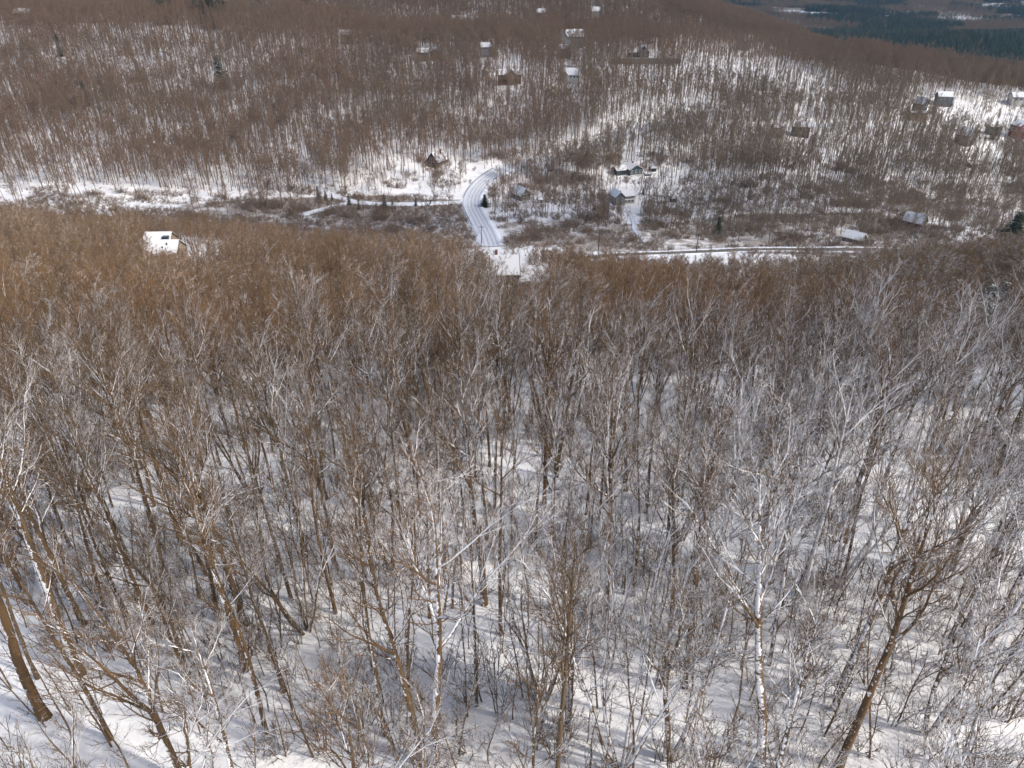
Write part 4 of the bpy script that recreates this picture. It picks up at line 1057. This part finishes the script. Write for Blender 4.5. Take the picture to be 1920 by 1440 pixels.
conifer(1345, 440, 34, 'dark green evergreen alone above the bare wet road', 1, 1.3, 0.1)
conifer(1206, 364, 16, 'small blue spruce in the yard of the two winged house', 1, 1.2, 0.2, 1.0, None, 'spruce', 'spruce')
conifer(1888, 476, 80, 'large dark evergreen at the right border above the slope', 2, 1.6, 0.3)
conifer(1860, 262, 34, 'fir beside the snowy yard at the right border', 0, 1.2, 0.25)
conifer(1897, 244, 26, 'fir between the brick house and the white walled house', 1, 1, 0.25)
conifer(1748, 214, 22, 'fir beside the narrow dark blue house', 1, 1, 0.25)
conifer(1782, 200, 22, 'fir right of the white roofed house at the right', 0, 1.1, 0.25)
for a in HEM:
    conifer(*a, 2, 1.15, 0.58, 0.4, 'hemlocks in the dark wood', 'hemlock', 'hemlock')
gp = 'pines on the upper left ridge'
px_list = [(296, 36, 26), (306, 34, 22), (314, 30, 20), (322, 34, 30), (333, 28, 20), (372, 34, 22), (385, 40, 24), (396, 34, 28), (404, 42, 30), (415, 32, 22), (424, 36, 28), (432, 30, 20), (446, 28, 18), (478, 28, 18), (490, 26, 22), (500, 26, 18), (517, 20, 12)]
for i, (a, b2, c2) in enumerate(px_list):
    conifer(a, b2 + 12, (c2 + 5) * 1.9, 'dark pine in the left cluster on the upper ridge' if a < 340 else ('dark pine in the main cluster on the upper ridge' if a < 440 else 'dark pine in the thin right end of the ridge cluster'), i % 3, 1.0, 0.1, 0.0, gp, 'pine_tree', 'pine')

# --- birches at the wood's edge
BIR = []
for q in range(3):
    (tv, tf), (cv, cf, ca) = grow_tree(700 + q, h=13, n=1 + q % 2, rad=0.11, spread=0.15, t0=0.5, limbs=7, limb_ang=0.5, limb_len=0.2, fine=False, density=0.6)
    BIR.append((mesh_np('birch_trunk', tv, tf, M['birch'], True), mesh_np('birch_crown', cv, cf, M['wood'], True)))
gb = 'white birches along the edge of the brown wood'
for i, (a, b2, hp) in enumerate(((708, 512, 55), (718, 506, 60), (805, 506, 66), (808, 520, 60), (836, 512, 66), (838, 520, 54), (853, 516, 74), (850, 540, 66), (690, 500, 50), (1050, 540, 50), (1090, 536, 44), (770, 505, 50))):
    x, y = ground(a, b2 + 12); z = float(H(x, y)); f = (hp + 12) * project(x, y, z)[2] / FPX / 13 / 0.93
    o = empty('birch', (x, y, z - 0.1), i * 1.3, (f, f, f))
    tag(o, 'slim white stemmed birch left of the near middle house' if a < 900 else 'slim white stemmed birch right of the near middle house', 'birch', gb)
    for nm, me in zip(('trunk', 'crown'), BIR[i % 3]):
        c = link(nm, me, o); c.color = (0.5, 0.4, 0, 1)

# --- the far valley
def lumpy(seed, dark):
    if dark:
        a, b = grow_conifer(seed, 15, 0.26, 12, 6, 0.25, 1.6); return b
    return grow_wood(seed, 15, rad=0.2, t0=0.3, limbs=9, m2=5, m3=4, r2=0.07, r3=0.06, limb_len=0.40, sides=3, k3=2)
FV = [proto('valley_bare', lumpy(600 + q, False), M['far_wood'], (0.1, 0.5, 0, 1)) for q in range(2)] + [proto('valley_pine', lumpy(610 + q, True), M['needles'], (0.12, 0.35, 0, 1)) for q in range(2)]
vx, vy = [], []
for a0, a1, sp in ((500, 1700, 6.0), (1700, 2500, 8.5), (2500, 4200, 14.0)):
    x_, y_ = jitter_grid(150, 0.85 * a1, a0, a1, sp, r)
    p_, q_, _f = project(x_, y_, H(x_, y_) + 10)
    k_ = (p_ > 1180) & (p_ < 2080) & (q_ > -70) & (q_ < 215)
    s_ = 0.794 * (x_ - 284) + 0.608 * (y_ - 1100)
    k_ &= (s_ >= 20)
    vx.append(x_[k_]); vy.append(y_[k_])
sizes = np.concatenate([np.full(len(a), s_) for a, s_ in zip(vx, (1.0, 1.35, 2.1))]); vx = np.concatenate(vx); vy = np.concatenate(vy)
ok = np.ones(len(vx), bool)
for P_ in FIELDS: ok &= ~(inpoly(vx, vy, P_) & (vnoise(vx, vy, 55, 91) < 0.72))
vx, vy, sizes = vx[ok], vy[ok], sizes[ok]
edge_ = vnoise(vx, vy, 90, 43)
pin = ((vx / vy > 0.43 + 0.06 * edge_) & (vy < 1480 + 240 * edge_)) | (vnoise(vx, vy, 150, 41) * 0.6 + vnoise(vx, vy, 60, 42) * 0.4 > 0.47)
var = np.where(pin & (r.random(len(vx)) < 0.93), 2, 0) + r.integers(0, 2, len(vx))
fz = r.uniform(0.8, 1.2, len(vx)) * np.sqrt(sizes)
scatter('valley_wood', np.c_[vx, vy, H(vx, vy) - 0.3], r.uniform(0, 6.28, len(vx)), np.c_[fz * np.sqrt(sizes), fz * np.sqrt(sizes), fz], var, FV, 'dark pine and bare woods of the distant valley between snowy fields', 0.1, np.where(var >= 2, 0.25 + 0.3 * r.random(len(vx)), r.random(len(vx))))
print('valley', len(vx), 'trees', NTREE)

# ------------------------------------------------------------------ air: unseen clouds added to shade the ground, and haze
import bmesh
def vol_mat(name, dens, col, aniso=0.2):
    m = bpy.data.materials.new(name); m.use_nodes = True; nt = m.node_tree
    for n in list(nt.nodes):
        if n.type == 'BSDF_PRINCIPLED': nt.nodes.remove(n)
    v = nt.nodes.new('ShaderNodeVolumePrincipled'); v.inputs['Density'].default_value = dens; v.inputs['Color'].default_value = (*col, 1); v.inputs['Anisotropy'].default_value = aniso
    nt.links.new(v.outputs[0], nt.nodes['Material Output'].inputs['Volume'])
    return m
M['shade_cloud'] = vol_mat('shade_cloud_vapour', 0.0030, (1, 1, 1))  # vapour of the out-of-view clouds added to dim the sun
CLOUD_Z = 760.0
def shade_cloud(gx, gy, gz, rx, ry, rz, rot, seed, label, dens=None):
    """a flat unseen billow, added so that its shade falls on the ground around (gx, gy)"""
    t = (CLOUD_Z - gz) / SUN_DIR.z
    x, y = gx + SUN_DIR.x * t, gy + SUN_DIR.y * t
    bm = bmesh.new(); bmesh.ops.create_icosphere(bm, subdivisions=4, radius=1.0)
    r_ = np.random.default_rng(seed); ph = r_.uniform(0, 6.28, 12)
    for v in bm.verts:
        a = math.atan2(v.co.y, v.co.x)
        k = 1 + 0.16 * sin(2 * a + ph[0]) + 0.12 * sin(3 * a + ph[1]) + 0.08 * sin(5 * a + ph[2]) + 0.05 * sin(9 * a + ph[3])
        b = 1 + 0.35 * sin(4 * v.co.x + ph[4]) * sin(4.6 * v.co.y + ph[5]) + 0.2 * sin(9 * v.co.x + ph[6]) * sin(8 * v.co.y + ph[7])
        v.co = Vector((v.co.x * k * rx, v.co.y * k * ry, v.co.z * rz * b))
    me = bpy.data.meshes.new('shade_cloud'); bm.to_mesh(me); bm.free(); me.materials.append(M['shade_cloud'])
    o = link('shade_cloud', me, None, (x, y, CLOUD_Z)); o.rotation_euler.z = rot
    tag(o, label, 'shade_cloud', 'unseen clouds added for shade', 'structure')
shade_cloud(120, 850, -95, 1350, 530, 88, 0.0, 3, 'broad thin unseen billow added to shade the far hill')
shade_cloud(175, 200, -95, 265, 125, 260, 0.5, 5, 'smaller unseen billow added to shade the lower right wood')
shade_cloud(1000, 2000, -170, 1500, 880, 150, -0.1, 12, 'widest unseen billow added to shade the distant valley')
lo = float(GZ.min()) - 1.0
hz = MB().box(-9400, 9400, -800, 9400, lo, max(float(GZ.max()) + 40, 60)).build('haze', vol_mat('haze_air', 0.00006, (0.45, 0.72, 1.0)))
hz.display_type = 'WIRE'
tag(hz, 'thin blue haze filling the valley air', kind='stuff')
print('haze', lo, float(GZ.max()))
